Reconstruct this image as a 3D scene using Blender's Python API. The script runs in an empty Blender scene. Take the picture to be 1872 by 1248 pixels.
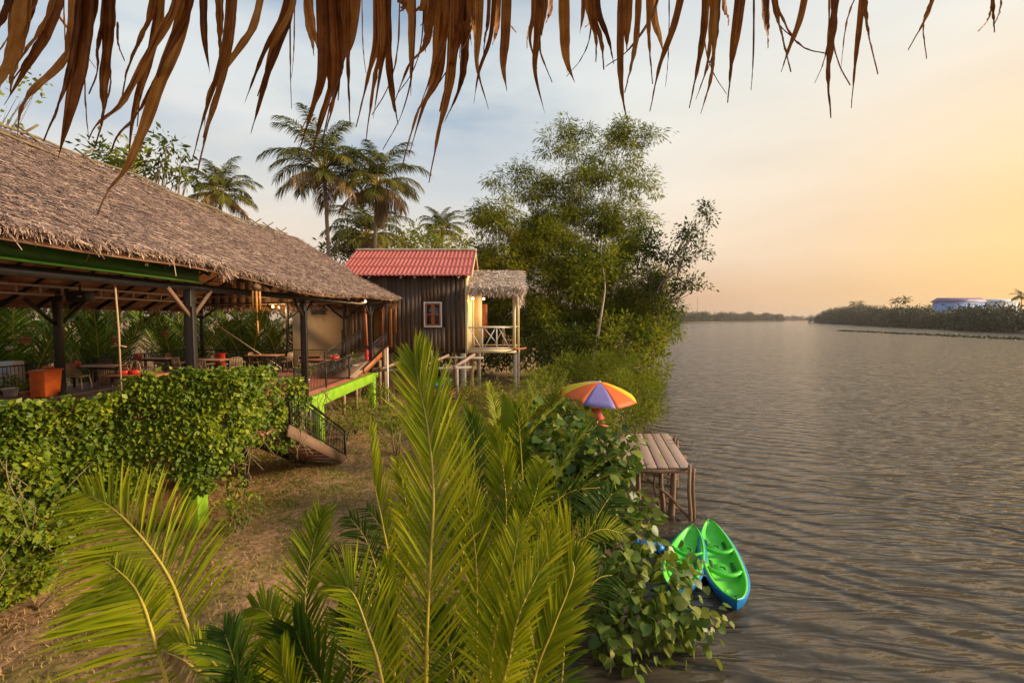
import bpy, math, random
import numpy as np
from mathutils import Vector, Matrix
rng = np.random.default_rng(7)
random.seed(7)
R = math.radians
C = bpy.context.scene.collection
F = 832.0                      # focal length in photo pixels (1872 wide)
CAM = np.array((0.0, 0.0, 5.35))
PITCH = math.atan(41/832)
def at(px, py, D):
    """world point at forward distance D that lies on the line of sight of a spot read off the photograph"""
    x = (px-936)/F; y = -(py-624)/F
    d = np.array((x, math.cos(PITCH)+y*math.sin(PITCH), y*math.cos(PITCH)-math.sin(PITCH)))
    return CAM + d*(D/d[1])
def on(px, py, z):
    a = at(px, py, 1.0)-CAM
    return CAM + a*((z-CAM[2])/a[2])

# ---------------------------------------------------------------- mesh building
def unit(v):
    v = np.asarray(v, float); n = np.linalg.norm(v, axis=-1, keepdims=True); n[n == 0] = 1
    return v/n
def root_off(p):
    o = np.zeros(3)
    while p is not None:
        o += np.array(p.location); p = p.parent
    return o
class MB:
    def __init__(s): s.c = []; s.n = 0
    def add(s, V, faces, rnd=None, mi=0):
        V = np.asarray(V, float).reshape(-1, 3)
        tot = np.array([len(f) for f in faces], np.int32)
        lp = np.array([i for f in faces for i in f], np.int32)
        return s.raw(V, lp, tot, rnd, mi)
    def raw(s, V, lp, tot, rnd=None, mi=0):
        if rnd is None: rnd = rng.random()
        rn = np.broadcast_to(np.asarray(rnd, float), (len(tot),)) if np.ndim(rnd) < 1 or len(rnd) != len(tot) else np.asarray(rnd, float)
        s.c.append((V, lp+s.n, tot, rn, np.full(len(tot), mi, np.int32))); s.n += len(V)
        return s
    def box(s, c, size, rot=None, rnd=None, mi=0):
        h = np.array(size)/2.0
        V = np.array([(x, y, z) for x in (-1, 1) for y in (-1, 1) for z in (-1, 1)])*h
        if rot is not None: V = V @ np.array(Matrix.Rotation(rot[0], 3, rot[1])).T
        return s.add(V+np.array(c), [(0,1,3,2),(4,6,7,5),(0,4,5,1),(2,3,7,6),(0,2,6,4),(1,5,7,3)], rnd, mi)
    def bx(s, x0, x1, y0, y1, z0, z1, rnd=None, mi=0):
        return s.box(((x0+x1)/2, (y0+y1)/2, (z0+z1)/2), (abs(x1-x0), abs(y1-y0), abs(z1-z0)), None, rnd, mi)
    def beam(s, a, b, w, h, rnd=None, mi=0, up=(0, 0, 1)):
        a = np.array(a, float); b = np.array(b, float); d = unit(b-a)
        u = np.array(up, float)
        if abs(d@u) > .98: u = np.array((0, 1.0, 0))
        r = unit(np.cross(d, u)); u = np.cross(r, d)
        V = [p+r*sx*w/2+u*sz*h/2 for p in (a, b) for sx in (-1, 1) for sz in (-1, 1)]
        return s.add(V, [(0,1,3,2),(4,6,7,5),(0,4,5,1),(2,3,7,6),(0,2,6,4),(1,5,7,3)], rnd, mi)
    def tube(s, P, rad, n=8, rnd=None, mi=0, cap=True):
        P = np.asarray(P, float); m = len(P)
        rad = np.broadcast_to(np.asarray(rad, float), (m,))
        T = unit(np.gradient(P, axis=0)); ref = np.array((0, 0, 1.0)) if abs(T[0][2]) < .9 else np.array((1.0, 0, 0))
        V = []
        u = unit(np.cross(T[0], ref))
        for i in range(m):
            u = unit(u - T[i]*(u@T[i])); v = np.cross(T[i], u)
            for k in range(n):
                a = 2*math.pi*k/n
                V.append(P[i]+rad[i]*(math.cos(a)*u+math.sin(a)*v))
        f = [(i*n+k, i*n+(k+1) % n, (i+1)*n+(k+1) % n, (i+1)*n+k) for i in range(m-1) for k in range(n)]
        if cap: f += [tuple(range(n-1, -1, -1)), tuple((m-1)*n+k for k in range(n))]
        return s.add(V, f, rnd, mi)
    def lathe(s, c, prof, n=16, rnd=None, mi=0):
        V = []; c = np.array(c)
        for r, z in prof:
            for k in range(n):
                a = 2*math.pi*k/n; V.append(c+np.array((r*math.cos(a), r*math.sin(a), z)))
        m = len(prof)
        f = [(i*n+k, i*n+(k+1) % n, (i+1)*n+(k+1) % n, (i+1)*n+k) for i in range(m-1) for k in range(n)]
        f += [tuple(range(n-1, -1, -1)), tuple((m-1)*n+k for k in range(n))]
        return s.add(V, f, rnd, mi)
    def scatter(s, cen, d, nrm, L, W, tmpl='leaf', rnd=None, mi=0):
        """many leaves: cen base points, d directions, nrm face normals"""
        cen = np.asarray(cen, float); N = len(cen)
        if N == 0: return s
        d = unit(d); w = unit(np.cross(d, nrm)); nn = np.cross(w, d)
        L = np.broadcast_to(L, (N,)); W = np.broadcast_to(W, (N,))
        T, fs = TM[tmpl]
        T = np.array(T)
        V = cen[:, None, :] + (T[None, :, 0]*W[:, None])[..., None]*w[:, None, :] + (T[None, :, 1]*L[:, None])[..., None]*d[:, None, :] + (T[None, :, 2]*L[:, None])[..., None]*nn[:, None, :]
        k = len(T); lp0 = np.array([i for f in fs for i in f], np.int64); tot0 = np.array([len(f) for f in fs])
        lp = (lp0[None, :] + (np.arange(N)*k)[:, None]).ravel().astype(np.int32)
        tot = np.tile(tot0, N).astype(np.int32)
        if rnd is None: rnd = rng.random(N)
        rn = np.repeat(np.broadcast_to(rnd, (N,)), len(fs))
        s.c.append((V.reshape(-1, 3), lp+s.n, tot, rn, np.full(len(tot), mi, np.int32))); s.n += N*k
        return s
    def build(s, name, mats, parent=None, smooth=False, bevel=0, loc=None):
        if not isinstance(mats, (list, tuple)): mats = [mats]
        V = np.concatenate([c[0] for c in s.c]); lp = np.concatenate([c[1] for c in s.c]); tot = np.concatenate([c[2] for c in s.c])
        rn = np.concatenate([c[3] for c in s.c]); mi = np.concatenate([c[4] for c in s.c])
        off = root_off(parent)
        if loc is not None: off = off + np.array(loc)
        V = V-off
        me = bpy.data.meshes.new(name)
        me.vertices.add(len(V)); me.vertices.foreach_set('co', V.astype(np.float32).ravel())
        me.loops.add(len(lp)); me.loops.foreach_set('vertex_index', lp.astype(np.int32))
        me.polygons.add(len(tot)); st = np.concatenate(([0], np.cumsum(tot)[:-1])).astype(np.int32)
        me.polygons.foreach_set('loop_start', st); me.polygons.foreach_set('loop_total', tot.astype(np.int32))
        me.polygons.foreach_set('material_index', mi)
        for m in mats: me.materials.append(m)
        a = me.attributes.new('rnd', 'FLOAT', 'FACE'); a.data.foreach_set('value', rn.astype(np.float32))
        me.update(calc_edges=True); me.validate()
        if smooth: me.polygons.foreach_set('use_smooth', np.ones(len(me.polygons), bool))
        o = bpy.data.objects.new(name, me); C.objects.link(o)
        if parent is not None: o.parent = parent
        if loc is not None: o.location = loc
        if bevel:
            b = o.modifiers.new('bevel', 'BEVEL'); b.width = bevel; b.segments = 2; b.limit_method = 'ANGLE'
        return o
TM = {
 'leaf': ([(0,0,0),(-.5,.42,.06),(0,.5,-.03),(.5,.42,.06),(0,1,-.05)], [(0,2,1),(0,3,2),(1,2,4),(2,3,4)]),
 'dia': ([(0,0,0),(-.5,.45,0),(0,1,0),(.5,.45,0)], [(0,3,2,1)]),
 'straw': ([(-.5,0,0),(.5,0,0),(.25,1,0),(-.25,1,.02)], [(0,1,2,3)]),
 'blade': ([(-.5,0,0),(.5,0,0),(.35,.55,.05),(-.35,.55,.05),(0,1,.22)], [(0,1,2,3),(3,2,4)]),
 'heart': ([(0,0,0),(-.33,-.12,.03),(-.52,.2,.09),(-.42,.6,.07),(0,1.02,-.08),(.42,.6,.07),(.52,.2,.09),(.33,-.12,.03),(0,.42,0)],
           [(0,8,2,1),(8,3,2),(8,4,3),(8,5,4),(8,6,5),(0,7,6,8)]),
 'tri': ([(0,0,0),(-.5,.3,.05),(-.25,.75,.03),(0,1,-.12),(.25,.75,.03),(.5,.3,.05),(0,.45,-.02)], [(0,6,1),(1,6,2),(2,6,3),(3,6,4),(4,6,5),(5,6,0)]),
}
# ---------------------------------------------------------------- tagging
def tag(o, label=None, cat=None, group=None, kind=None):
    if label: o['label'] = label
    if cat: o['category'] = cat
    if group: o['group'] = group
    if kind: o['kind'] = kind
    return o
def empty(name, loc, label, cat, group=None, kind=None, rz=0):
    o = bpy.data.objects.new(name, None); C.objects.link(o); o.location = loc; o.rotation_euler.z = rz
    o.empty_display_size = .2
    return tag(o, label, cat, group, kind)
def copy_tree(o, parent=None):
    c = o.copy(); C.objects.link(c); c.parent = parent
    for ch in list(o.children):
        copy_tree(ch, c)
    return c
# ---------------------------------------------------------------- materials
def newmat(name):
    m = bpy.data.materials.new(name); m.use_nodes = True
    nt = m.node_tree; nt.nodes.clear()
    return m, nt, nt.nodes, nt.links
def ramp(nd, stops):
    r = nd.new('ShaderNodeValToRGB'); e = r.color_ramp.elements
    while len(e) < len(stops): e.new(.5)
    for i, (p, c) in enumerate(stops):
        e[i].position = p; e[i].color = (c[0], c[1], c[2], 1)
    return r
def mat(name, stops, rough=.7, scale=6, detail=5, bump=.3, bscale=None, stretch=(1,1,1), attr=.0, metal=0, spec=.4, transl=0, bdist=.02, coords='Object'):
    """procedural surface: colour ramp driven by noise (and by the per-piece value rnd), with bump"""
    m, nt, nd, ln = newmat(name)
    out = nd.new('ShaderNodeOutputMaterial'); p = nd.new('ShaderNodeBsdfPrincipled')
    tc = nd.new('ShaderNodeTexCoord'); mp = nd.new('ShaderNodeMapping'); mp.inputs['Scale'].default_value = stretch
    ln.new(tc.outputs[coords], mp.inputs[0])
    n = nd.new('ShaderNodeTexNoise'); n.inputs['Scale'].default_value = scale; n.inputs['Detail'].default_value = detail; n.inputs['Roughness'].default_value = .65
    ln.new(mp.outputs[0], n.inputs[0])
    fac = n.outputs[0]
    if attr:
        at_ = nd.new('ShaderNodeAttribute'); at_.attribute_name = 'rnd'
        mx = nd.new('ShaderNodeMix'); mx.inputs[0].default_value = attr
        ln.new(n.outputs[0], mx.inputs[2]); ln.new(at_.outputs['Fac'], mx.inputs[3]); fac = mx.outputs[0]
    r = ramp(nd, stops); ln.new(fac, r.inputs[0]); ln.new(r.outputs[0], p.inputs['Base Color'])
    p.inputs['Roughness'].default_value = rough; p.inputs['Metallic'].default_value = metal
    p.inputs['Specular IOR Level'].default_value = spec
    if bump:
        n2 = nd.new('ShaderNodeTexNoise'); n2.inputs['Scale'].default_value = bscale or scale*4; n2.inputs['Detail'].default_value = 4
        ln.new(mp.outputs[0], n2.inputs[0])
        b = nd.new('ShaderNodeBump'); b.inputs['Strength'].default_value = bump; b.inputs['Distance'].default_value = bdist
        ln.new(n2.outputs[0], b.inputs['Height']); ln.new(b.outputs[0], p.inputs['Normal'])
    if transl:
        t = nd.new('ShaderNodeBsdfTranslucent'); ln.new(r.outputs[0], t.inputs[0]); mx = nd.new('ShaderNodeMixShader')
        mx.inputs[0].default_value = transl; ln.new(p.outputs[0], mx.inputs[1]); ln.new(t.outputs[0], mx.inputs[2]); ln.new(mx.outputs[0], out.inputs[0])
    else: ln.new(p.outputs[0], out.inputs[0])
    return m
def leafmat(name, stops, rough=.5, transl=.4, clump=.8, spec=.35, mixn=.35):
    m, nt, nd, ln = newmat(name)
    out = nd.new('ShaderNodeOutputMaterial'); p = nd.new('ShaderNodeBsdfPrincipled')
    a = nd.new('ShaderNodeAttribute'); a.attribute_name = 'rnd'
    tc = nd.new('ShaderNodeTexCoord'); n = nd.new('ShaderNodeTexNoise'); n.inputs['Scale'].default_value = clump; n.inputs['Detail'].default_value = 3
    ln.new(tc.outputs['Object'], n.inputs[0])
    mr = nd.new('ShaderNodeMapRange'); mr.inputs[1].default_value = .3; mr.inputs[2].default_value = .7; ln.new(n.outputs[0], mr.inputs[0])
    mx = nd.new('ShaderNodeMix'); mx.inputs[0].default_value = mixn; ln.new(a.outputs['Fac'], mx.inputs[2]); ln.new(mr.outputs[0], mx.inputs[3])
    r = ramp(nd, stops); ln.new(mx.outputs[0], r.inputs[0]); ln.new(r.outputs[0], p.inputs['Base Color'])
    p.inputs['Roughness'].default_value = rough; p.inputs['Specular IOR Level'].default_value = spec
    t = nd.new('ShaderNodeBsdfTranslucent'); ln.new(r.outputs[0], t.inputs[0])
    ms = nd.new('ShaderNodeMixShader'); ms.inputs[0].default_value = transl
    ln.new(p.outputs[0], ms.inputs[1]); ln.new(t.outputs[0], ms.inputs[2]); ln.new(ms.outputs[0], out.inputs[0])
    return m
def glow(name, col, s):
    m, nt, nd, ln = newmat(name)
    out = nd.new('ShaderNodeOutputMaterial'); e = nd.new('ShaderNodeEmission'); e.inputs[0].default_value = (*col, 1); e.inputs[1].default_value = s
    ln.new(e.outputs[0], out.inputs[0]); return m

M = {}
M['nipa'] = leafmat('nipa_leaf', [(0,(.03,.065,.002)),(.38,(.13,.18,.003)),(.72,(.32,.34,.006)),(1,(.52,.42,.02))], rough=.5, transl=.40, spec=.16, clump=1.2)
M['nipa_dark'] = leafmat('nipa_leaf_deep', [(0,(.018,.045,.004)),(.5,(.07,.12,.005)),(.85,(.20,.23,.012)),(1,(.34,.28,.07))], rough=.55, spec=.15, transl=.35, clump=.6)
M['rachis'] = mat('palm_stalk', [(0,(.28,.26,.03)),(.6,(.50,.36,.04)),(1,(.42,.24,.05))], rough=.4, scale=3, bump=.1)
M['coco'] = leafmat('coconut_leaf', [(0,(.025,.05,.008)),(.5,(.08,.10,.012)),(.85,(.22,.18,.025)),(1,(.34,.22,.05))], rough=.55, spec=.15, transl=.3, clump=.5)
M['coco_dry'] = leafmat('coconut_dry_leaf', [(0,(.12,.08,.03)),(1,(.36,.22,.08))], transl=.2)
M['vine'] = leafmat('vine_leaf', [(0,(.045,.09,.007)),(.4,(.14,.20,.009)),(.72,(.30,.33,.016)),(.92,(.50,.46,.03)),(1,(.55,.30,.06))], rough=.5, transl=.35, clump=1.4, mixn=.3)
M['hib'] = leafmat('broad_leaf', [(0,(.03,.07,.008)),(.45,(.09,.15,.012)),(.75,(.22,.25,.03)),(.93,(.40,.36,.08)),(1,(.55,.30,.08))], rough=.42, transl=.3, clump=1.2)
M['bamboo'] = leafmat('bamboo_leaf', [(0,(.05,.085,.006)),(.5,(.19,.21,.010)),(.8,(.36,.33,.015)),(1,(.48,.36,.03))], rough=.65, spec=.12, transl=.42, clump=.35, mixn=.5)
M['tree'] = leafmat('tree_leaf', [(0,(.025,.05,.007)),(.5,(.07,.095,.011)),(1,(.19,.19,.02))], rough=.6, spec=.15, transl=.3, clump=.4)
M['bush'] = leafmat('bush_leaf', [(0,(.07,.11,.007)),(.5,(.20,.23,.013)),(.85,(.34,.32,.03)),(1,(.48,.30,.08))], rough=.6, spec=.15, transl=.35, clump=.7, mixn=.5)
M['wood_leaf'] = leafmat('far_leaf', [(0,(.022,.034,.010)),(.6,(.055,.06,.015)),(1,(.12,.09,.03))], rough=.6, transl=.15, clump=.03, mixn=.5)
M['dry'] = leafmat('dried_palm_leaf', [(0,(.06,.018,.005)),(.35,(.22,.07,.014)),(.7,(.42,.17,.035)),(1,(.58,.31,.09))], rough=.5, spec=.2, transl=.35, clump=20, mixn=.25)
M['thatch'] = mat('thatch', [(.15,(.045,.024,.018)),(.40,(.17,.10,.075)),(.64,(.40,.26,.18)),(.92,(.72,.52,.36))], rough=.65, scale=.9, attr=.72, bump=.2, bscale=40)
M['thatch_pale'] = mat('pale_thatch', [(.12,(.16,.09,.05)),(.4,(.48,.34,.23)),(.7,(.76,.60,.46)),(.95,(.90,.76,.62))], rough=.6, scale=.9, attr=.75, bump=.2, bscale=40)
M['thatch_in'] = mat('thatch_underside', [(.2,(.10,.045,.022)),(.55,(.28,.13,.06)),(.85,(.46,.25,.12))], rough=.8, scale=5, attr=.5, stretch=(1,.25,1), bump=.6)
M['metal_dark'] = mat('dark_painted_steel', [(.3,(.014,.011,.009)),(.8,(.034,.024,.018))], rough=.45, scale=9, bump=.08)
M['steel'] = mat('weathered_steel', [(.3,(.34,.27,.20)),(.8,(.50,.41,.32))], rough=.6, scale=9, bump=.1)
M['green'] = mat('green_painted_concrete', [(.25,(.10,.20,.015)),(.42,(.20,.38,.015)),(.62,(.27,.46,.02)),(.9,(.38,.52,.06))], rough=.5, scale=2.2, detail=8, bump=.15)
M['green_dark'] = mat('green_gutter', [(.3,(.04,.12,.015)),(.8,(.08,.20,.02))], rough=.4, scale=3, bump=.05)
M['floor'] = mat('red_floor', [(.2,(.22,.07,.04)),(.8,(.38,.14,.08))], rough=.45, scale=2, bump=.05)
M['plank_dark'] = mat('old_dark_planks', [(0,(.022,.014,.009)),(.45,(.085,.050,.031)),(.8,(.18,.105,.062)),(1,(.34,.12,.035))], rough=.7, scale=2.5, attr=.55, stretch=(9,9,.7), bump=.5, bscale=14)
M['plank_orange'] = mat('varnished_planks', [(0,(.16,.05,.015)),(.6,(.34,.11,.03)),(1,(.45,.18,.05))], rough=.45, scale=2.5, attr=.5, stretch=(9,9,.7), bump=.3)
M['cream'] = mat('cream_plaster', [(.2,(.76,.58,.36)),(.8,(.86,.68,.44))], rough=.85, scale=.8, detail=8, bump=.15, bscale=30)
M['yellow_wood'] = mat('cream_painted_wood', [(.2,(.70,.54,.26)),(.8,(.84,.70,.40))], rough=.6, scale=4, attr=.2, stretch=(4,4,.6), bump=.15)
M['white'] = mat('white_paint', [(.2,(.62,.58,.52)),(.8,(.78,.74,.68))], rough=.5, scale=6, bump=.05)
M['roof_red'] = mat('red_roof_tile', [(.1,(.36,.07,.045)),(.5,(.54,.125,.085)),(.9,(.64,.20,.14))], rough=.45, scale=1.3, detail=8, attr=.15, bump=.1)
M['ridge'] = mat('mortar_ridge', [(.2,(.30,.22,.15)),(.8,(.52,.42,.30))], rough=.8, scale=5, bump=.3)
M['concrete'] = mat('grey_concrete_post', [(.2,(.22,.19,.15)),(.8,(.40,.34,.27))], rough=.8, scale=3, bump=.3)
M['timber'] = mat('raw_timber', [(.2,(.20,.11,.06)),(.8,(.42,.27,.16))], rough=.7, scale=3, attr=.3, stretch=(3,3,.6), bump=.3)
M['dockwood'] = mat('grey_dock_planks', [(.1,(.20,.12,.085)),(.5,(.36,.24,.175)),(.9,(.52,.38,.29))], rough=.7, scale=2.2, attr=.35, stretch=(7,.8,3), bump=.45, bscale=10)
M['dockpost'] = mat('dock_post_wood', [(.1,(.06,.035,.02)),(.5,(.20,.11,.06)),(.9,(.34,.20,.12))], rough=.75, scale=4, attr=.4, stretch=(6,6,.7), bump=.5)
M['bark'] = mat('bark', [(.2,(.12,.085,.055)),(.8,(.32,.24,.16))], rough=.85, scale=4, stretch=(1,1,3), bump=.6)
M['twig'] = mat('twig', [(.2,(.10,.07,.035)),(.8,(.28,.20,.09))], rough=.8, scale=6, bump=.3)
M['culm'] = mat('bamboo_culm', [(.2,(.12,.12,.03)),(.8,(.30,.24,.08))], rough=.5, scale=2, bump=.1)
M['chair'] = mat('brown_moulded_plastic', [(.2,(.13,.075,.045)),(.8,(.24,.15,.09))], rough=.4, scale=5, bump=.03)
M['chair_tan'] = mat('tan_moulded_plastic', [(.2,(.30,.19,.11)),(.8,(.42,.29,.18))], rough=.4, scale=5, bump=.03)
M['tabletop'] = mat('orange_varnished_table', [(.2,(.38,.14,.045)),(.8,(.60,.27,.09))], rough=.3, scale=3, stretch=(1,6,1), bump=.05)
M['red'] = mat('red_paint', [(.2,(.55,.025,.015)),(.8,(.70,.05,.03))], rough=.35, scale=4, bump=.03)
M['orange'] = mat('orange_plastic', [(.2,(.60,.10,.015)),(.8,(.78,.17,.025))], rough=.4, scale=5, bump=.05)
M['terra'] = mat('terracotta', [(.2,(.38,.15,.08)),(.8,(.55,.27,.15))], rough=.7, scale=8, bump=.1)
M['black'] = mat('black_plastic', [(.2,(.012,.012,.013)),(.8,(.025,.024,.024))], rough=.5, scale=8, bump=.05)
M['bambooc'] = mat('orange_bamboo', [(.2,(.45,.18,.04)),(.8,(.68,.33,.09))], rough=.35, scale=5, attr=.4, stretch=(4,4,.5), bump=.1)
M['rope'] = mat('tan_rope', [(.2,(.36,.22,.11)),(.8,(.55,.38,.22))], rough=.8, scale=30, bump=.3)
M['kgreen'] = mat('green_kayak_plastic', [(.1,(.03,.40,.02)),(.5,(.07,.58,.03)),(.9,(.25,.60,.06))], rough=.45, scale=1.6, bump=.03)
M['kblue'] = mat('blue_kayak_plastic', [(.2,(.0,.13,.40)),(.8,(.02,.24,.50))], rough=.4, scale=1.4, bump=.02)
M['kdark'] = mat('dark_slot', [(.2,(.01,.12,.01)),(.8,(.02,.18,.02))], rough=.5, scale=4, bump=0)
M['u_yellow'] = mat('yellow_nylon', [(.2,(.80,.55,.01)),(.8,(.88,.66,.02))], rough=.55, scale=5, bump=.15, transl=.3)
M['u_orange'] = mat('orange_nylon', [(.2,(.80,.13,.015)),(.8,(.88,.20,.03))], rough=.55, scale=5, bump=.15, transl=.3)
M['u_purple'] = mat('purple_nylon', [(.2,(.24,.19,.48)),(.8,(.33,.27,.58))], rough=.55, scale=5, bump=.15, transl=.3)
M['coral'] = mat('coral_board', [(.2,(.75,.10,.08)),(.8,(.85,.17,.13))], rough=.5, scale=5, bump=.03)
M['glass'] = mat('dark_glass', [(.2,(.015,.018,.02)),(.8,(.04,.045,.05))], rough=.12, scale=2, bump=.02, spec=.6)
M['shutter'] = mat('orange_brown_wood', [(.2,(.28,.07,.02)),(.8,(.42,.13,.04))], rough=.5, scale=5, stretch=(6,6,1), bump=.1)
M['painted_room_light'] = mat('painted_room_yellow', [(.2,(.30,.16,.02)),(.8,(.55,.33,.05))], rough=.8, scale=4, stretch=(8,1,.5), bump=.3)  # warm room light put into the colour
M['pane'] = mat('blue_grey_glass', [(.2,(.05,.09,.10)),(.8,(.16,.24,.25))], rough=.2, scale=3, bump=.02)
M['far_blue'] = mat('blue_render', [(.2,(.16,.30,.68)),(.8,(.22,.40,.78))], rough=.7, scale=.3, bump=0)
M['far_roof'] = mat('violet_roof', [(.2,(.16,.10,.20)),(.8,(.24,.15,.28))], rough=.6, scale=.5, bump=0)
M['far_pale'] = mat('pale_render', [(.2,(.45,.50,.55)),(.8,(.58,.62,.66))], rough=.7, scale=.4, bump=0)
M['bulb'] = glow('lit_bulb', (1, .62, .25), 14)
M['lamp_metal'] = mat('lamp_metal', [(.2,(.20,.12,.05)),(.8,(.34,.22,.1))], rough=.4, scale=6, bump=.03, metal=.5)
# ---------------------------------------------------------------- terrain, river, air
def pl(y, pts):
    return np.interp(y, [p[0] for p in pts], [p[1] for p in pts])
LS = [(-60,.3),(0,.9),(7,1.1),(8.5,1.9),(10,2.5),(12,3.0),(16,4.2),(21,5.6),(27,8.2),(31,10.2),(38,12.6),(45,14),(60,17),(100,30),(200,68),(500,165),(1000,590),(1300,1500),(3000,6000)]
RS = [(-60,150),(120,165),(165,187),(247,229),(342,275),(450,331),(560,376),(620,640),(900,1100),(1300,1600),(3000,6000)]
def ground_z(x, y):
    x = np.asarray(x, float); y = np.asarray(y, float)
    dL = pl(y, LS)-x; dR = x-pl(y, RS)
    d = np.maximum(dL, dR)
    w = 2.2+np.clip(y-60, 0, 400)*.02
    t = np.clip((d+.9)/w, 0, 1); t = t*t*(3-2*t)
    top = 1.0+.25*np.clip((y-9)/14, 0, 1)+.06*np.sin(x*.9+1.3)*np.sin(y*.7)+.04*np.sin(x*2.3+y*1.7)
    return -1.2+(top+1.2)*t
def gz(x, y): return float(ground_z(x, y))
def axis(segs):
    o = []
    for a, b, st in segs: o += list(np.arange(a, b, st))
    o.append(segs[-1][1]); return np.array(o)
ys = axis([(-60,0,6),(0,30,.22),(30,60,1),(60,140,4),(140,700,14),(700,3000,80)])
xs = axis([(-3000,-400,130),(-400,-60,17),(-60,-14,1.5),(-14,8,.22),(8,30,1),(30,120,5),(120,520,12),(520,4000,70)])
gx, gy = np.meshgrid(xs, ys); gzv = ground_z(gx, gy)
gzv = gzv+np.where((gx > -14) & (gx < 8) & (gy < 30), .02*rng.standard_normal(gx.shape), 0)
nx = len(xs); ny = len(ys)
idx = (np.arange(ny-1)[:, None]*nx+np.arange(nx-1)[None, :]).ravel()
lp = np.stack([idx, idx+1, idx+nx+1, idx+nx], 1).ravel()
g = MB().raw(np.stack([gx.ravel(), gy.ravel(), gzv.ravel()], 1), lp.astype(np.int32), np.full(len(idx), 4, np.int32), .5)

def ground_material():
    m, nt, nd, ln = newmat('dry_lawn')
    out = nd.new('ShaderNodeOutputMaterial'); p = nd.new('ShaderNodeBsdfPrincipled'); tc = nd.new('ShaderNodeTexCoord')
    n1 = nd.new('ShaderNodeTexNoise'); n1.inputs['Scale'].default_value = .55; n1.inputs['Detail'].default_value = 8; n1.inputs['Roughness'].default_value = .7
    n2 = nd.new('ShaderNodeTexNoise'); n2.inputs['Scale'].default_value = 9; n2.inputs['Detail'].default_value = 6
    ln.new(tc.outputs['Object'], n1.inputs[0]); ln.new(tc.outputs['Object'], n2.inputs[0])
    r1 = ramp(nd, [(.30,(.16,.16,.035)),(.46,(.30,.20,.07)),(.56,(.46,.26,.13)),(.72,(.52,.31,.18))])
    r2 = ramp(nd, [(.3,(.35,.35,.35)),(.7,(1.25,1.2,1.15))])
    mx = nd.new('ShaderNodeMix'); mx.data_type = 'RGBA'; mx.blend_type = 'MULTIPLY'; mx.inputs[0].default_value = .8
    ln.new(n1.outputs[0], r1.inputs[0]); ln.new(n2.outputs[0], r2.inputs[0]); ln.new(r1.outputs[0], mx.inputs[6]); ln.new(r2.outputs[0], mx.inputs[7])
    sp = nd.new('ShaderNodeSeparateXYZ'); ln.new(tc.outputs['Object'], sp.inputs[0])
    mr = nd.new('ShaderNodeMapRange'); mr.inputs[1].default_value = .35; mr.inputs[2].default_value = .95; ln.new(sp.outputs[2], mr.inputs[0])
    mud = nd.new('ShaderNodeMix'); mud.data_type = 'RGBA'; mud.inputs[6].default_value = (.05, .036, .022, 1); ln.new(mr.outputs[0], mud.inputs[0]); ln.new(mx.outputs[2], mud.inputs[7])
    ln.new(mud.outputs[2], p.inputs['Base Color']); p.inputs['Roughness'].default_value = .95; p.inputs['Specular IOR Level'].default_value = .1
    b = nd.new('ShaderNodeBump'); b.inputs['Strength'].default_value = .8; b.inputs['Distance'].default_value = .04
    ln.new(n2.outputs[0], b.inputs['Height']); ln.new(b.outputs[0], p.inputs['Normal']); ln.new(p.outputs[0], out.inputs[0])
    return m
tag(g.build('ground', ground_material(), smooth=True), kind='structure')

def water_material():
    m, nt, nd, ln = newmat('river_water')
    out = nd.new('ShaderNodeOutputMaterial'); p = nd.new('ShaderNodeBsdfPrincipled'); tc = nd.new('ShaderNodeTexCoord')
    p.inputs['Base Color'].default_value = (.072, .056, .036, 1); p.inputs['Roughness'].default_value = .12
    p.inputs['IOR'].default_value = 1.33; p.inputs['Specular IOR Level'].default_value = .5
    def layer(ang, sc, scale, detail, dist=.6):
        mp = nd.new('ShaderNodeMapping'); mp.inputs['Rotation'].default_value = (0, 0, R(ang)); mp.inputs['Scale'].default_value = sc
        ln.new(tc.outputs['Object'], mp.inputs[0])
        n = nd.new('ShaderNodeTexNoise'); n.inputs['Scale'].default_value = scale; n.inputs['Detail'].default_value = detail; n.inputs['Distortion'].default_value = dist
        n.inputs['Roughness'].default_value = .55
        ln.new(mp.outputs[0], n.inputs[0]); return n.outputs[0]
    a = layer(24, (.20, 1, 1), 2.1, 2, .9)
    c = layer(14, (.30, 1, 1), 4.6, 3)
    def add(x, k, y):
        mu = nd.new('ShaderNodeMath'); mu.operation = 'MULTIPLY_ADD'; mu.inputs[1].default_value = k
        ln.new(x, mu.inputs[0]); ln.new(y, mu.inputs[2]); return mu.outputs[0]
    s = add(c, .22, a)
    mpw = nd.new('ShaderNodeMapping'); mpw.inputs['Rotation'].default_value = (0, 0, R(-62)); ln.new(tc.outputs['Object'], mpw.inputs[0])
    wv = nd.new('ShaderNodeTexWave'); wv.wave_type = 'BANDS'; wv.bands_direction = 'X'; wv.inputs['Scale'].default_value = .42; wv.inputs['Distortion'].default_value = 9; wv.inputs['Detail'].default_value = 2.5; wv.inputs['Detail Scale'].default_value = .55
    ln.new(mpw.outputs[0], wv.inputs[0])
    s = add(wv.outputs['Fac'], .24, s)
    b = nd.new('ShaderNodeBump'); b.inputs['Strength'].default_value = 1.0; b.inputs['Distance'].default_value = .24
    ln.new(s, b.inputs['Height']); ln.new(b.outputs[0], p.inputs['Normal']); ln.new(p.outputs[0], out.inputs[0])
    return m
w = MB().add([(-3000,-60,0),(4000,-60,0),(4000,3000,0),(-3000,3000,0)], [(0,1,2,3)])
tag(w.build('river', water_material()), kind='structure')

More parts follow.
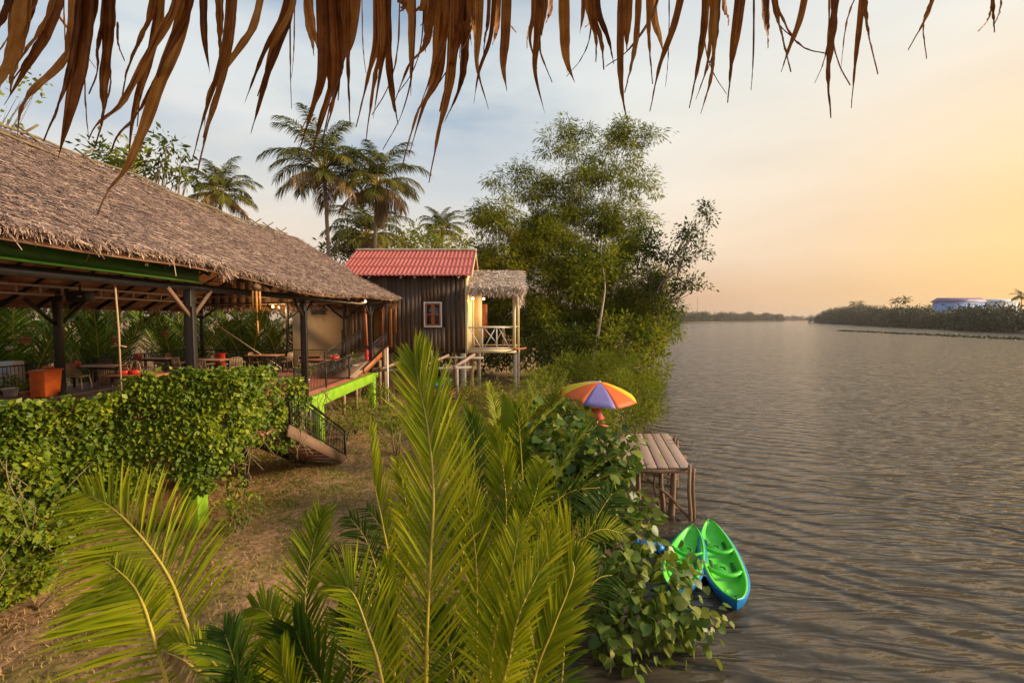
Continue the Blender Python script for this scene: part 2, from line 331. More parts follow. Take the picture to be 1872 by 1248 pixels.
# low bar of dark leaf-shaped pieces far across the river
wd = MB(); n = 5200
Y = rng.uniform(112, 205, n); X = np.interp(Y, [112, 150, 205], [132, 139, 147]) + rng.normal(0, 1, n)*1.6*np.clip((215-Y)/60, .25, 1)
dr = rng.normal(0, 1, (n, 3)); dr[:, 2] = np.abs(dr[:, 2])*.35+.05
wd.scatter(np.stack([X, Y, np.full(n, .02)], 1), dr, rng.normal(0, 1, (n, 3)), rng.uniform(.3, 1.0, n), rng.uniform(.2, .5, n), 'dia')
tag(wd.build('dark_water_bar', M['wood_leaf']), 'long dark bar of flat leaf-shaped pieces on the water off the far right bank', 'water weed', kind='stuff')

# haze box
hz = MB().bx(-2900, 3900, -55, 2900, -2.4, 30)
hm, nt, nd, ln = newmat('haze_air'); o_ = nd.new('ShaderNodeOutputMaterial'); v_ = nd.new('ShaderNodeVolumePrincipled')
v_.inputs['Density'].default_value = .00018; v_.inputs['Color'].default_value = (.90, .78, .68, 1); v_.inputs['Anisotropy'].default_value = .0
ln.new(v_.outputs[0], o_.inputs['Volume'])
HAZE = tag(hz.build('haze', hm), 'thin warm evening haze over river and banks', 'haze', kind='stuff')

# ---------------------------------------------------------------- sky, sun, camera
SUN_AZ, SUN_EL = R(94), R(20)       # azimuth measured from +Y towards +X
sd = Vector((math.sin(SUN_AZ)*math.cos(SUN_EL), math.cos(SUN_AZ)*math.cos(SUN_EL), math.sin(SUN_EL)))
W = bpy.data.worlds.new('World'); bpy.context.scene.world = W; W.use_nodes = True
nt = W.node_tree; nd = nt.nodes; ln = nt.links; nd.clear()
out = nd.new('ShaderNodeOutputWorld'); bg = nd.new('ShaderNodeBackground'); ln.new(bg.outputs[0], out.inputs[0])
sky = nd.new('ShaderNodeTexSky'); sky.sky_type = 'NISHITA'; sky.sun_disc = False; sky.sun_elevation = SUN_EL; sky.sun_rotation = SUN_AZ
sky.air_density = 1.0; sky.dust_density = 2.5; sky.ozone_density = 1.5
tc = nd.new('ShaderNodeTexCoord'); sep = nd.new('ShaderNodeSeparateXYZ'); ln.new(tc.outputs['Generated'], sep.inputs[0])
def mth(op, a, b=None, c=None):
    n = nd.new('ShaderNodeMath'); n.operation = op
    for i, v in enumerate((a, b, c)):
        if v is None: continue
        if isinstance(v, (int, float)): n.inputs[i].default_value = v
        else: ln.new(v, n.inputs[i])
    return n.outputs[0]
# thin high cloud veil: colour by height above horizon
zz = mth('MAXIMUM', sep.outputs[2], 0)
veil = ramp(nd, [(0,(.36,.23,.17)),(.05,(.44,.28,.19)),(.12,(.58,.47,.37)),(.24,(.62,.57,.49)),(.42,(.57,.58,.55)),(.7,(.42,.47,.53)),(1,(.36,.42,.50))])
ln.new(zz, veil.inputs[0])
# glow round the low sun
gd = Vector((math.sin(R(56))*math.cos(R(8)), math.cos(R(56))*math.cos(R(8)), math.sin(R(8))))
vm = nd.new('ShaderNodeVectorMath'); vm.operation = 'DOT_PRODUCT'; vm.inputs[1].default_value = gd; 
nrm = nd.new('ShaderNodeVectorMath'); nrm.operation = 'NORMALIZE'; ln.new(tc.outputs['Generated'], nrm.inputs[0]); ln.new(nrm.outputs[0], vm.inputs[0])
dotv = mth('MAXIMUM', vm.outputs['Value'], 0)
low_ = nd.new('ShaderNodeMapRange'); low_.inputs[1].default_value = .04; low_.inputs[2].default_value = .50; low_.inputs[3].default_value = 1; low_.inputs[4].default_value = .12; ln.new(zz, low_.inputs[0])
g1 = mth('MULTIPLY', mth('POWER', dotv, 4.5), low_.outputs[0]); g2 = mth('MULTIPLY', mth('POWER', dotv, 24), low_.outputs[0])
def addc(base, fac, col):
    n = nd.new('ShaderNodeMix'); n.data_type = 'RGBA'; n.blend_type = 'MIX'; ln.new(fac, n.inputs[0])
    ln.new(base, n.inputs[6]); n.inputs[7].default_value = (*col, 1); return n.outputs[2]
c1 = addc(veil.outputs[0], mth('MULTIPLY', g1, .66), (.68, .48, .28))
c1 = addc(c1, mth('MULTIPLY', g2, .85), (.86, .52, .17))
# streaky breaks in the veil, showing the clear sky behind
mp = nd.new('ShaderNodeMapping'); mp.inputs['Scale'].default_value = (1.0, 1.0, 3.2); mp.inputs['Rotation'].default_value = (R(8), R(12), 0); mp.inputs['Location'].default_value = (.35, .1, .2)
ln.new(nrm.outputs[0], mp.inputs[0])
cn = nd.new('ShaderNodeTexNoise'); cn.inputs['Scale'].default_value = 1.5; cn.inputs['Detail'].default_value = 6; cn.inputs['Roughness'].default_value = .5; ln.new(mp.outputs[0], cn.inputs[0])
gap = nd.new('ShaderNodeMapRange'); gap.interpolation_type = 'SMOOTHSTEP'; gap.inputs[1].default_value = .36; gap.inputs[2].default_value = .60; gap.inputs[3].default_value = .25; gap.inputs[4].default_value = 1; ln.new(cn.outputs[0], gap.inputs[0])
up = nd.new('ShaderNodeMapRange'); up.inputs[1].default_value = .12; up.inputs[2].default_value = .40; ln.new(sep.outputs[2], up.inputs[0])
away = nd.new('ShaderNodeMapRange'); away.inputs[1].default_value = .85; away.inputs[2].default_value = .50; ln.new(vm.outputs['Value'], away.inputs[0])
gf = mth('MULTIPLY', mth('MULTIPLY', gap.outputs[0], up.outputs[0]), away.outputs[0])
sk = nd.new('ShaderNodeMix'); sk.data_type = 'RGBA'; sk.blend_type = 'MULTIPLY'; sk.inputs[0].default_value = 1; ln.new(sky.outputs[0], sk.inputs[6]); sk.inputs[7].default_value = (.10, .10, .10, 1)
blue = nd.new('ShaderNodeMix'); blue.data_type = 'RGBA'; blue.inputs[0].default_value = .65; ln.new(sk.outputs[2], blue.inputs[6]); blue.inputs[7].default_value = (.24, .34, .45, 1)
mxs = nd.new('ShaderNodeMix'); mxs.data_type = 'RGBA'; ln.new(mth('MULTIPLY', gf, .95), mxs.inputs[0]); ln.new(c1, mxs.inputs[6]); ln.new(blue.outputs[2], mxs.inputs[7])
# soft tonal mottling of the veil
cn2 = nd.new('ShaderNodeTexNoise'); cn2.inputs['Scale'].default_value = 2.6; cn2.inputs['Detail'].default_value = 5; ln.new(mp.outputs[0], cn2.inputs[0])
mo = nd.new('ShaderNodeMapRange'); mo.inputs[1].default_value = .3; mo.inputs[2].default_value = .7; mo.inputs[3].default_value = .94; mo.inputs[4].default_value = 1.06; ln.new(cn2.outputs[0], mo.inputs[0])
vs = nd.new('ShaderNodeVectorMath'); vs.operation = 'SCALE'; ln.new(mxs.outputs[2], vs.inputs[0]); ln.new(mo.outputs[0], vs.inputs['Scale'])
ln.new(vs.outputs[0], bg.inputs[0]); bg.inputs[1].default_value = 1.0

L = bpy.data.lights.new('sun', 'SUN'); L.energy = 4.4; L.angle = R(11); L.color = (1, .80, .56)
so = bpy.data.objects.new('sun', L); C.objects.link(so); so.rotation_euler = sd.to_track_quat('Z', 'Y').to_euler()

cd = bpy.data.cameras.new('camera'); cam = bpy.data.objects.new('camera', cd); C.objects.link(cam)
cd.sensor_width = 36; cd.lens = F/1872*36; cd.clip_end = 9000; cd.clip_start = .05
cam.location = tuple(CAM); cam.rotation_euler = (math.pi/2-PITCH, 0, 0)
sc = bpy.context.scene; sc.camera = cam
sc.view_settings.view_transform = 'Standard'; sc.view_settings.look = 'None'; sc.view_settings.exposure = .60; sc.view_settings.gamma = 1
sc.render.engine = 'CYCLES'
sc.cycles.max_bounces = 6; sc.cycles.diffuse_bounces = 3; sc.cycles.glossy_bounces = 3; sc.cycles.transmission_bounces = 4; sc.cycles.volume_bounces = 0; sc.cycles.transparent_max_bounces = 8
# ================================================================ the thatched pavilion
DZ = 2.92
PV = empty('thatched_pavilion', (-11, 14, 1.1), 'long open-sided pavilion under a sweeping grey-brown thatched roof, beside the lawn', 'pavilion')
# roof surface functions ------------------------------------------
Y0, Y1 = 2.6, 23.6
def eave_z(y): return 6.12+.05*math.sin(y*.8)+.20*max(0, (y-16)/7.6)
def roof_pt(x, y):
    """front and back slopes, slightly sagging; x across, ridge at -11.1"""
    x = np.asarray(x, float); y = np.asarray(y, float)
    f = np.clip((x+11.1)/5.35, 0, 1.05); bk = np.clip((-11.1-x)/5.5, 0, 1.05)
    ez = 6.24+.20*np.clip((12-y)/4, 0, 1)+.03*np.sin(y*.8)+.24*np.maximum(0, (y-15)/8.6)
    rz = 9.42+.07*np.sin(y*.55+1)+.03*np.sin(y*1.9)
    sag = .10*np.sin(np.pi*np.clip(np.maximum(f, bk), 0, 1))
    return np.where(x > -11.1, rz+(ez-rz)*f, rz+(5.95-rz)*bk)-sag
th = MB(); thi = MB()
n = 60; m_ = 26
yv = np.linspace(Y0, Y1, n)
for (xa, xb) in ((-11.1, -5.72), (-16.7, -11.1)):
    xv = np.linspace(xa, xb, m_)
    X, Y = np.meshgrid(xv, yv); Z = roof_pt(X, Y)
    ii = (np.arange(n-1)[:, None]*m_+np.arange(m_-1)[None, :]).ravel()
    lp = np.stack([ii, ii+1, ii+m_+1, ii+m_], 1)
    th.raw(np.stack([X, Y, Z+.02+rng.normal(0, .012, X.shape)], 2).reshape(-1, 3), lp.ravel().astype(np.int32), np.full(len(ii), 4, np.int32), rng.random(len(ii))*.5)
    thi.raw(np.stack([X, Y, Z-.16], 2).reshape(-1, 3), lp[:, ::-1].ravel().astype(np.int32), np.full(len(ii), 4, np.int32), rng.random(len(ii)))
# straws lying on the front slope, pointing down it with scatter
N = 105000
X = rng.uniform(-11.2, -5.7, N); Y = rng.uniform(Y0, Y1, N)
keep = rng.random(N) < np.clip(1.15-(Y-5)/45, .5, 1); X = X[keep]; Y = Y[keep]; N = len(X)
row = np.round((X+5.7)/.16)*.16-5.7; X = np.where(rng.random(N) < .55, row+rng.normal(0, .03, N), X)
P = np.stack([X, Y, roof_pt(X, Y)+rng.uniform(.02, .075, N)], 1)
slope = math.atan((9.42-6.2)/5.35)
a = rng.normal(0, .55, N); a = np.where(rng.random(N) < .25, rng.uniform(-1.6, 1.6, N), a)
D = np.stack([np.cos(a)*math.cos(slope), np.sin(a), -np.cos(a)*math.sin(slope)+rng.normal(.05, .10, N)], 1)
Nn = np.stack([np.full(N, math.sin(slope))+rng.normal(0, .35, N), rng.normal(0, .35, N), np.full(N, math.cos(slope))], 1)
th.scatter(P, D, Nn, rng.uniform(.07, .27, N), rng.uniform(.006, .019, N), 'straw', np.clip(rng.beta(1.5, 1.9, N), 0, 1))
# back slope, sparser
N = 9000
X = rng.uniform(-16.7, -11, N); Y = rng.uniform(Y0, Y1, N)
P = np.stack([X, Y, roof_pt(X, Y)+.04], 1); a = rng.normal(0, .6, N)
D = np.stack([-np.cos(a)*.86, np.sin(a), -np.cos(a)*.5], 1)
th.scatter(P, D, np.tile((-.5, 0, .86), (N, 1)), rng.uniform(.15, .4, N), rng.uniform(.015, .035, N), 'straw')
# ragged eave fringe
def fringe(mb, A, B, n, l0, l1, spread=.35, out=(1, 0, 0), wid=(.010, .03), thick=.16):
    A = np.array(A, float); B = np.array(B, float); t = rng.random(n)[:, None]
    P = A+(B-A)*t+np.stack([rng.normal(0, .05, n), rng.normal(0, .05, n), rng.uniform(-thick, .06, n)], 1)
    o = np.array(out, float)
    D = o*rng.uniform(-.1, .9, n)[:, None]*.8+np.array((0, 0, -1))*rng.uniform(.5, 1.1, n)[:, None]+rng.normal(0, spread, (n, 3))
    mb.scatter(P, D, rng.normal(0, 1, (n, 3))+o*1.5, rng.uniform(l0, l1, n)*rng.uniform(.5, 1, n), rng.uniform(*wid, n), 'straw', rng.beta(2.2, 1.6, n))
for k in range(42):
    ya = Y0+(Y1-Y0)*k/42; yb = Y0+(Y1-Y0)*(k+1)/42
    fringe(th, (-5.74, ya, float(roof_pt(-5.74, ya))), (-5.74, yb, float(roof_pt(-5.74, yb))), 190, .05, .16, thick=.05, wid=(.006, .02))
    fringe(th, (-16.65, ya, float(roof_pt(-16.65, ya))), (-16.65, yb, float(roof_pt(-16.65, yb))), 45, .15, .42, out=(-1, 0, 0))
for k in range(60):     # a few long untidy tufts as under the first bay corner
    y = rng.choice([9.0, 9.1, 9.3, rng.uniform(5, 23)])
    ze = float(roof_pt(-5.74, y))-.02; fringe(th, (-5.76, y-.08, ze), (-5.76, y+.08, ze), 3, .2, .38, .3, thick=.02, wid=(.006, .016))
for k in range(24):     # rake ends
    for sgn in (1, -1):
        xa = -11.1+sgn*5.3*k/24; xb = -11.1+sgn*5.3*(k+1)/24
        fringe(th, (xa, Y1, float(roof_pt(xa, Y1))), (xb, Y1, float(roof_pt(xb, Y1))), 60, .1, .3, out=(0, 1, 0))
        fringe(th, (xa, Y0, float(roof_pt(xa, Y0))), (xb, Y0, float(roof_pt(xb, Y0))), 30, .1, .3, out=(0, -1, 0))
roof = th.build('thatch_roof', M['thatch'], PV)
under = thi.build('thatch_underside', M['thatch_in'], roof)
# ridge pole and tie sticks
rp = MB()
pts = [(-11.1+.05*math.sin(y*2), y, float(roof_pt(-11.1, y))+.09) for y in np.linspace(Y0, Y1-1, 30)]
rp.tube(pts, .03, 6)
rp.tube([(-10.9, 8.2, 9.40), (-10.3, 10.5, 9.05), (-9.9, 12.2, 8.76)], [.03, .025, .012], 6)
rp.tube([(-10.95, 12.8, 9.42), (-10.1, 14.8, 8.95), (-9.7, 16.0, 8.68)], [.03, .025, .012], 6)
rp.tube([(-10.9, 16.5, 9.38), (-9.8, 18.1, 8.75)], [.025, .012], 6)
rp.build('ridge_pole', M['twig'], roof)
for y in (10.6, 12.0, 13.5, 16.2, 19.9, 20.9, 22.1):
    s = MB(); z = float(roof_pt(-11.1, y))
    s.tube([(-11.45, y-.05, z-.12), (-10.85, y+.05, z+.30)], .025, 5); s.tube([(-10.75, y-.05, z-.12), (-11.35, y+.05, z+.30)], .025, 5)
    s.build('crossed_stick', M['twig'], roof)
# rafters and purlins under the thatch
for y in np.arange(3.2, 23.4, 1.15):
    s = MB()
    for xa, xb in ((-11.1, -5.9), (-11.1, -16.5)):
        s.beam((xa, y, float(roof_pt(xa, y))-.27), (xb, y, float(roof_pt(xb, y))-.25), .06, .12)
    s.build('rafter', M['metal_dark'], PV)
for x in (-6.9, -7.9, -8.9, -9.9, -12.2, -13.3, -14.4, -15.5):
    s = MB()
    for i in range(10):
        ya = 3+i*2.04; yb = ya+2.04
        s.beam((x, ya, float(roof_pt(x, ya))-.19), (x, yb, float(roof_pt(x, yb))-.19), .04, .035)
    s.build('purlin', M['timber'], PV)
# long white lattice girders on the post heads, and eave beam
for x in (-15.2,):
    s = MB(); zb = 6.0 if x < -14 else 6.55
    zb = 6.22
    s.beam((x, 3, zb+.20), (x, 22.6, zb+.20), .07, .07); s.beam((x, 3, zb-.08), (x, 22.6, zb-.08), .07, .07)
    for y in np.arange(3.2, 22.6, .72): s.beam((x, y, zb-.05), (x, y, zb+.17), .06, .05)
    s.build('lattice_girder', M['steel'], PV)
s = MB()
s.beam((-15.9, 22.5, 6.42), (-6.4, 22.5, 6.45), .06, .06); s.beam((-15.9, 22.5, 6.02), (-6.4, 22.5, 6.16), .05, .05)
s.build('end_girder', M['steel'], PV)
s = MB(); s.beam((-6.5, 2.8, 5.98), (-6.5, 22.6, 6.02), .10, .14); s.build('eave_beam', M['metal_dark'], PV)
s = MB(); s.beam((-6.28, 2.7, 6.24), (-6.28, 9.15, 6.20), .05, .27); s.beam((-6.22, 2.7, 6.11), (-6.22, 9.15, 6.07), .12, .03)
s.build('green_gutter', M['green_dark'], PV)
# gable infill of hanging thatch and boards at the far end
s = MB()
for x in np.arange(-16.2, -6.2, .42):
    zt = float(roof_pt(x+.2, 22.8))-.2
    s.bx(x, x+.405, 22.70+rng.uniform(0, .015), 22.75, 5.95+rng.uniform(-.05, .05), zt)
s.build('gable_boards', M['plank_dark'], PV)
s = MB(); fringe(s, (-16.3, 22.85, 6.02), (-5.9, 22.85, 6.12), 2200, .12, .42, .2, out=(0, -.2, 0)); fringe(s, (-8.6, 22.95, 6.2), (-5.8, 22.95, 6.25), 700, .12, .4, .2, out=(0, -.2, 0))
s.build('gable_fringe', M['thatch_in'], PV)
# posts with Y braces
FP = [(-6.5, 3.4), (-6.5, 9.2), (-6.5, 14.2), (-6.5, 20.8)]
for i, (x, y) in enumerate(FP):
    s = MB(); s.beam((x, y, DZ-.02), (x, y, 5.95), .15, .15); s.beam((x+.085, y-.02, DZ), (x+.085, y-.02, 5.6), .05, .11)
    p = s.build('post', M['metal_dark'], PV, bevel=.008)
    s = MB()
    for dy in (-.62, .62): s.beam((x+.02, y, 5.36), (x+.02, y+dy, 5.95), .07, .06)
    s.build('brace', M['metal_dark'] if i != 1 else M['dockpost'], p)
for (x, y) in ((-15.2, 3.4), (-15.2, 9.3), (-15.2, 15.25), (-15.2, 22.3), (-11.0, 22.3), (-8.2, 22.3)):
    s = MB(); s.beam((x, y, DZ-.02), (x, y, 6.14 if y < 22 else 6.1), .19 if y < 20 else .12, .19 if y < 20 else .12)
    p = s.build('post', M['metal_dark'], PV, bevel=.008)
    s = MB()
    for dv in (-1, 1):
        e = (x, y+dv*1.0, 5.97) if y < 22 else (x+dv*.9, y, 6.0)
        s.beam((x, y, 5.1 if y < 22 else 5.35), e, .08, .08)
    s.build('brace', M['metal_dark'], p)
# deck slab, beams, pillars
s = MB(); s.bx(-16.3, -8.0, 2.6, 9.2, 2.78, DZ); s.bx(-16.3, -6.5, 9.203, 22.5, 2.78, DZ); s.build('deck_floor', M['floor'], PV)
s = MB(); s.bx(-6.497, -6.28, 13.2, 20.98, 2.50, 2.885)
s.build('edge_beam', M['green'], PV, bevel=.01)
s = MB(); s.bx(-6.47, -6.30, 9.2, 13.197, 2.52, 2.87); s.bx(-8.2, -7.95, 2.6, 9.19, 2.5, 2.777); s.bx(-16.2, -15.9, 2.6, 22.4, 2.5, 2.777); s.bx(-15.89, -6.5, 22.2, 22.45, 2.5, 2.775)
s.build('hidden_beam', M['green'], PV)
for (x, y) in ((-6.60, 9.3), (-6.40, 14.9), (-6.42, 20.75), (-11, 9.3), (-11, 15), (-11, 21), (-15.9, 9.3), (-15.9, 15), (-15.9, 21), (-8.1, 4)):
    s = MB(); w_ = .34 if x > -7 and y < 10 else .27
    s.bx(x-w_/2, x+w_/2, y-.16, y+.16, gz(x, y)-.3, 2.498)
    s.build('pillar', M['green'], PV, bevel=.012)
for (x, y, mt) in ((-7.4, 16.5, 'concrete'), (-8.2, 18.4, 'concrete'), (-7.3, 19.6, 'timber'), (-9.2, 19.8, 'timber'), (-7.0, 20.3, 'timber'), (-10.2, 17.0, 'timber'), (-9, 21, 'timber'), (-8, 11.5, 'timber')):
    s = MB(); s.tube([(x, y, gz(x, y)-.2), (x+.03, y, 2.777)], .07, 8); s.build('stilt', M[mt], PV)
# railings
def railing(A, B, h=.92, parent=PV, step=.115, mt='metal_dark', posts=True, name='railing', post_step=2.4, low=.09):
    A = np.array(A, float); B = np.array(B, float); Lh = np.linalg.norm((B-A)[:2]); s = MB()
    up = np.array((0, 0, h))
    s.beam(A+up, B+up, .045, .04); s.beam(A+(0, 0, low), B+(0, 0, low), .03, .03)
    k = max(2, int(Lh/step))
    for i in range(k+1):
        p = A+(B-A)*i/k; s.beam(p+(0, 0, low), p+up, .013, .013)
    if posts:
        k = max(1, int(round(Lh/post_step)))
        for i in range(k+1):
            p = A+(B-A)*i/k; s.beam(p-(0, 0, .02), p+up+(0, 0, .03), .045, .045)
    return s.build(name, M[mt], parent)
railing((-6.6, 13.75, DZ), (-6.6, 20.7, DZ)); railing((-6.6, 9.4, DZ), (-6.6, 10.4, DZ))
railing((-16.1, 3, DZ), (-16.1, 22.3, DZ)); railing((-16.0, 22.35, DZ), (-8.4, 22.35, DZ))
railing((-7.95, 4.2, DZ), (-7.95, 9.15, DZ), 1.06, step=.6); 

# ---------------------------------------------------------------- stairs
ST = empty('staircase', (-5.75, 13.4, 1.2), 'steel staircase with red-brown treads leading down to the lawn, its rail half covered in vine', 'staircase')
sy0, sy1, sz0, sz1 = 10.35, 13.65, DZ, gz(-5.7, 13.7)
for i in range(1, 10):
    t = i/10; y = sy0+(sy1-sy0)*t; z = sz0+(sz1-sz0)*t
    s = MB(); s.bx(-6.38, -5.14, y-.16, y+.16, z-.035, z); s.build('tread', M['floor'], ST)
for x in (-6.42, -5.10):
    s = MB(); s.beam((x, sy0-.1, sz0-.10), (x, sy1+.12, sz1-.04), .05, .26); s.build('stringer', M['dockpost'] if x > -6 else M['metal_dark'], ST)
    s = MB(); a = np.array((x, sy0, sz0)); b = np.array((x, sy1+.1, sz1+.02)); up_ = np.array((0, 0, .86))
    s.beam(a+up_, b+up_, .05, .045); s.beam(a+(0, 0, .12), b+(0, 0, .12), .03, .03); s.beam(a+(0, 0, .74), b+(0, 0, .74), .025, .025)
    for k in range(31):
        p = a+(b-a)*k/30; s.beam(p+(0, 0, .12), p+(0, 0, .74), .014, .014)
    s.beam(b-(0, 0, .1), b+up_+(0, 0, .03), .05, .05); s.beam(a, a+up_, .05, .05)
    s.build('handrail', M['metal_dark'], ST)
s = MB(); s.bx(-6.46, -5.3, 9.6, 10.34, 2.80, DZ-.003); s.build('landing', M['floor'], ST)
for x, y in ((-6.8, 11.4),):
    s = MB(); s.beam((x, y, gz(x, y)-.2), (x, y, 2.8), .11, .11); s.build('support_post', M['metal_dark'], ST)

# ================================================================ furniture on the deck
def make_chair(mt):
    t = empty('chair', (0, 0, 0), 'x', 'chair')
    s = MB()
    V = []
    for i, (y, z) in enumerate(((-.21, .44), (-.19, .455), (0, .435), (.19, .445), (.21, .46))):
        for x in (-.22, -.1, .1, .22): V.append((x, y, z+(.012 if abs(x) > .2 else 0)))
    f = [(i*4+j, i*4+j+1, i*4+j+5, i*4+j+4) for i in range(4) for j in range(3)]
    s.add(V, f); s.add([(v[0], v[1], v[2]-.03) for v in V], [q[::-1] for q in f]); s.beam((-.22, -.21, .43), (.22, -.21, .43), .02, .05); s.beam((-.22, -.2, .43), (-.22, .2, .43), .02, .05); s.beam((.22, -.2, .43), (.22, .2, .43), .02, .05)
    s.build('seat', M[mt], t)
    s = MB()
    def bk(u, z): return (u*(.21+.03*(z-.45)), .20+.16*(z-.42)+.03*u*u*-1, z)
    top = [bk(u, .87-.05*u*u) for u in np.linspace(-1, 1, 9)]
    s.tube([bk(-1, .44), bk(-1, .65), bk(-1, .80)]+top+[bk(1, .80), bk(1, .65), bk(1, .44)], .017, 6)
    for u in np.linspace(-.78, .78, 7): s.beam(bk(u, .50), bk(u, .86-.04*u*u), .034, .012, up=(0, 1, 0))
    s.tube([bk(u, .50) for u in np.linspace(-1, 1, 5)], .014, 5)
    s.build('backrest', M[mt], t)
    for x in (-1, 1):
        for y in (-1, 1):
            s = MB(); s.beam((x*.20, y*.19, .44), (x*.235, y*.24, 0), .035, .03); s.build('leg', M[mt], t)
    for x in (-1, 1):
        s = MB(); s.tube([(x*.225, .24, .66), (x*.25, .05, .67), (x*.25, -.15, .655), (x*.235, -.2, .45)], .014, 6); s.build('armrest', M[mt], t)
    return t
def make_table(w=1.5, d=.8):
    t = empty('table', (0, 0, 0), 'x', 'table')
    s = MB(); s.bx(-w/2, w/2, -d/2, d/2, .715, .75); s.build('tabletop', M['tabletop'], t, bevel=.006)
    s = MB(); s.bx(-w/2+.06, w/2-.06, -d/2+.06, d/2-.06, .64, .713); s.build('apron', M['metal_dark'], t)
    for x in (-1, 1):
        for y in (-1, 1):
            s = MB(); s.beam((x*(w/2-.09), y*(d/2-.09), 0), (x*(w/2-.09), y*(d/2-.09), .64), .05, .05); s.build('leg', M['metal_dark'], t)
    return t
protos = {}
def place(kind, loc, rz, label, group, maker, *a):
    if kind not in protos: protos[kind] = maker(*a); o = protos[kind]
    else: o = copy_tree(protos[kind])
    o.location = loc; o.rotation_euler.z = rz; tag(o, label, group=group); return o
CG = 'moulded slat-back chairs on the deck'; TG = 'dining tables on the deck'
tables = [((-15.0, 16.5), 1.5, 'dining table behind the orange bin, carrying a red basket, nearest the back post'),
          ((-11.35, 13.9), 1.5, 'orange-topped dining table nearest the vine hedge, with two red baskets on it'),
          ((-15.4, 19.6), 1.4, 'dining table by the back railing between the hanging rope and the big front post'),
          ((-11.6, 21.3), 1.5, 'dining table at the far railing with a tan chair at either end'),
          ((-12.7, 19.0), 1.2, 'dark dining table just right of the big front post, beside the red-draped chair'),
          ((-8.0, 19.0), 1.1, 'dining table seen through the railing in front of the cream wall'),
          ((-9.0, 21.0), 1.2, 'small dining table in the far right corner below the cream wall')]
for (x, y), w_, lab in tables: place('table', (x, y, DZ), 0, lab, TG, make_table)
chairs = [  # px, top y of backrest, depth, rotation, material, label
 (202, 14.0, -12.4, 190, 'chair', 'brown slatted chair just left of the hanging rope, right above the vine hedge'),
 (184, 17.6, -15.7, 20, 'chair', 'brown chair on the far side of the table behind the orange bin'),
 (140, 15.9, -15.5, 100, 'chair_tan', 'tan chair with its pale seat showing, between the orange bin and the first table'),
 (248, 18.3, -15.1, 200, 'chair', 'dark chair directly behind the two red baskets'),
 (272, 15.3, -12.2, 185, 'chair', 'brown chair half sunk behind the vine hedge, right of the two red baskets'),
 (293, 20.6, -15.9, -70, 'chair_tan', 'pale-legged tan chair at the right end of the table by the back railing'),
 (329, 18.6, -13.5, 160, 'chair_tan', 'tan round-backed chair just left of the big front post'),
 (370, 17.8, -12.1, 180, 'chair', 'wide brown chair just right of the big front post'),
 (392, 20.2, -13.2, 10, 'chair_tan', 'brown chair left of the red-draped one'),
 (432, 18.8, -11.3, 200, 'chair_tan', 'tan chair above the arched top of the vine hedge'),
 (466, 21.2, -12.0, 95, 'chair_tan', 'tan chair at the left end of the far-railing table'),
 (521, 21.3, -10.5, -95, 'chair_tan', 'tan chair at the right end of the far-railing table'),
 (555, 18.6, -8.7, 120, 'chair', 'dark chair behind the potted plant, through the railing'),
 (595, 20.4, -8.5, 30, 'chair', 'dark chair in front of the cream wall window, through the railing'),
 (630, 19.6, -7.35, -110, 'chair', 'dark chair left of the white flower pot, through the railing')]
for px, y, x, rz, mt, lab in chairs:
    x = (px-936)/F*y
    place(mt, (x, y, DZ), R(rz), lab, CG, make_chair, mt)
# red cloth over a chair back
rc = copy_tree(protos['chair']); rc.location = ((408-936)/F*20.2, 20.2, DZ); rc.rotation_euler.z = R(175)
tag(rc, 'brown chair with a bright red cloth over its back, right of the big front post', group=CG)
s = MB(); cx = rc.location.x
s.bx(cx-.21, cx+.21, 19.915, 19.94, DZ+.30, DZ+.92); s.bx(cx-.21, cx+.21, 19.94, 20.09, DZ+.905, DZ+.925)
tag(s.build('red_cloth', M['red']), 'bright red cloth hung over a chair back', 'cloth')

# baskets of condiments
def basket(x, y, lab, arch=.34):
    t = empty('condiment_basket', (x, y, DZ+.75), lab, 'basket', 'red condiment baskets on tables')
    s = MB(); s.lathe((x, y, DZ+.752), [(.13, 0), (.16, .05), (.17, .12), (.15, .12), (.13, .03)], 14); s.build('bowl', M['red'], t)
    s = MB(); s.tube([(x+.15*math.cos(a), y, DZ+.86+arch*math.sin(a)) for a in np.linspace(0, math.pi, 12)], .014, 6); s.build('handle', M['rope'], t)
    for dx, c_ in ((-.06, 'red'), (.03, 'white'), (.09, 'orange')):
        s = MB(); s.lathe((x+dx, y+.02, DZ+.78), [(.025, 0), (.027, .1), (.012, .14), (.012, .18)], 8); s.build('bottle', M[c_], t)
basket((134-936)/F*16.2, 16.2, 'red basket with arched handle on the table right behind the orange bin')
basket((224-936)/F*13.8, 13.8, 'red and white basket beside the hanging rope on the nearest table', .1)
basket((245-936)/F*13.9, 13.9, 'wide red basket on the nearest table, right of the hanging rope', .3)
basket((250-936)/F*19.4, 19.4, 'dark red basket with tall arched handle by the back railing', .36)
basket((612-936)/F*18.9, 18.9, 'small red basket on the table in front of the cream wall', .12)

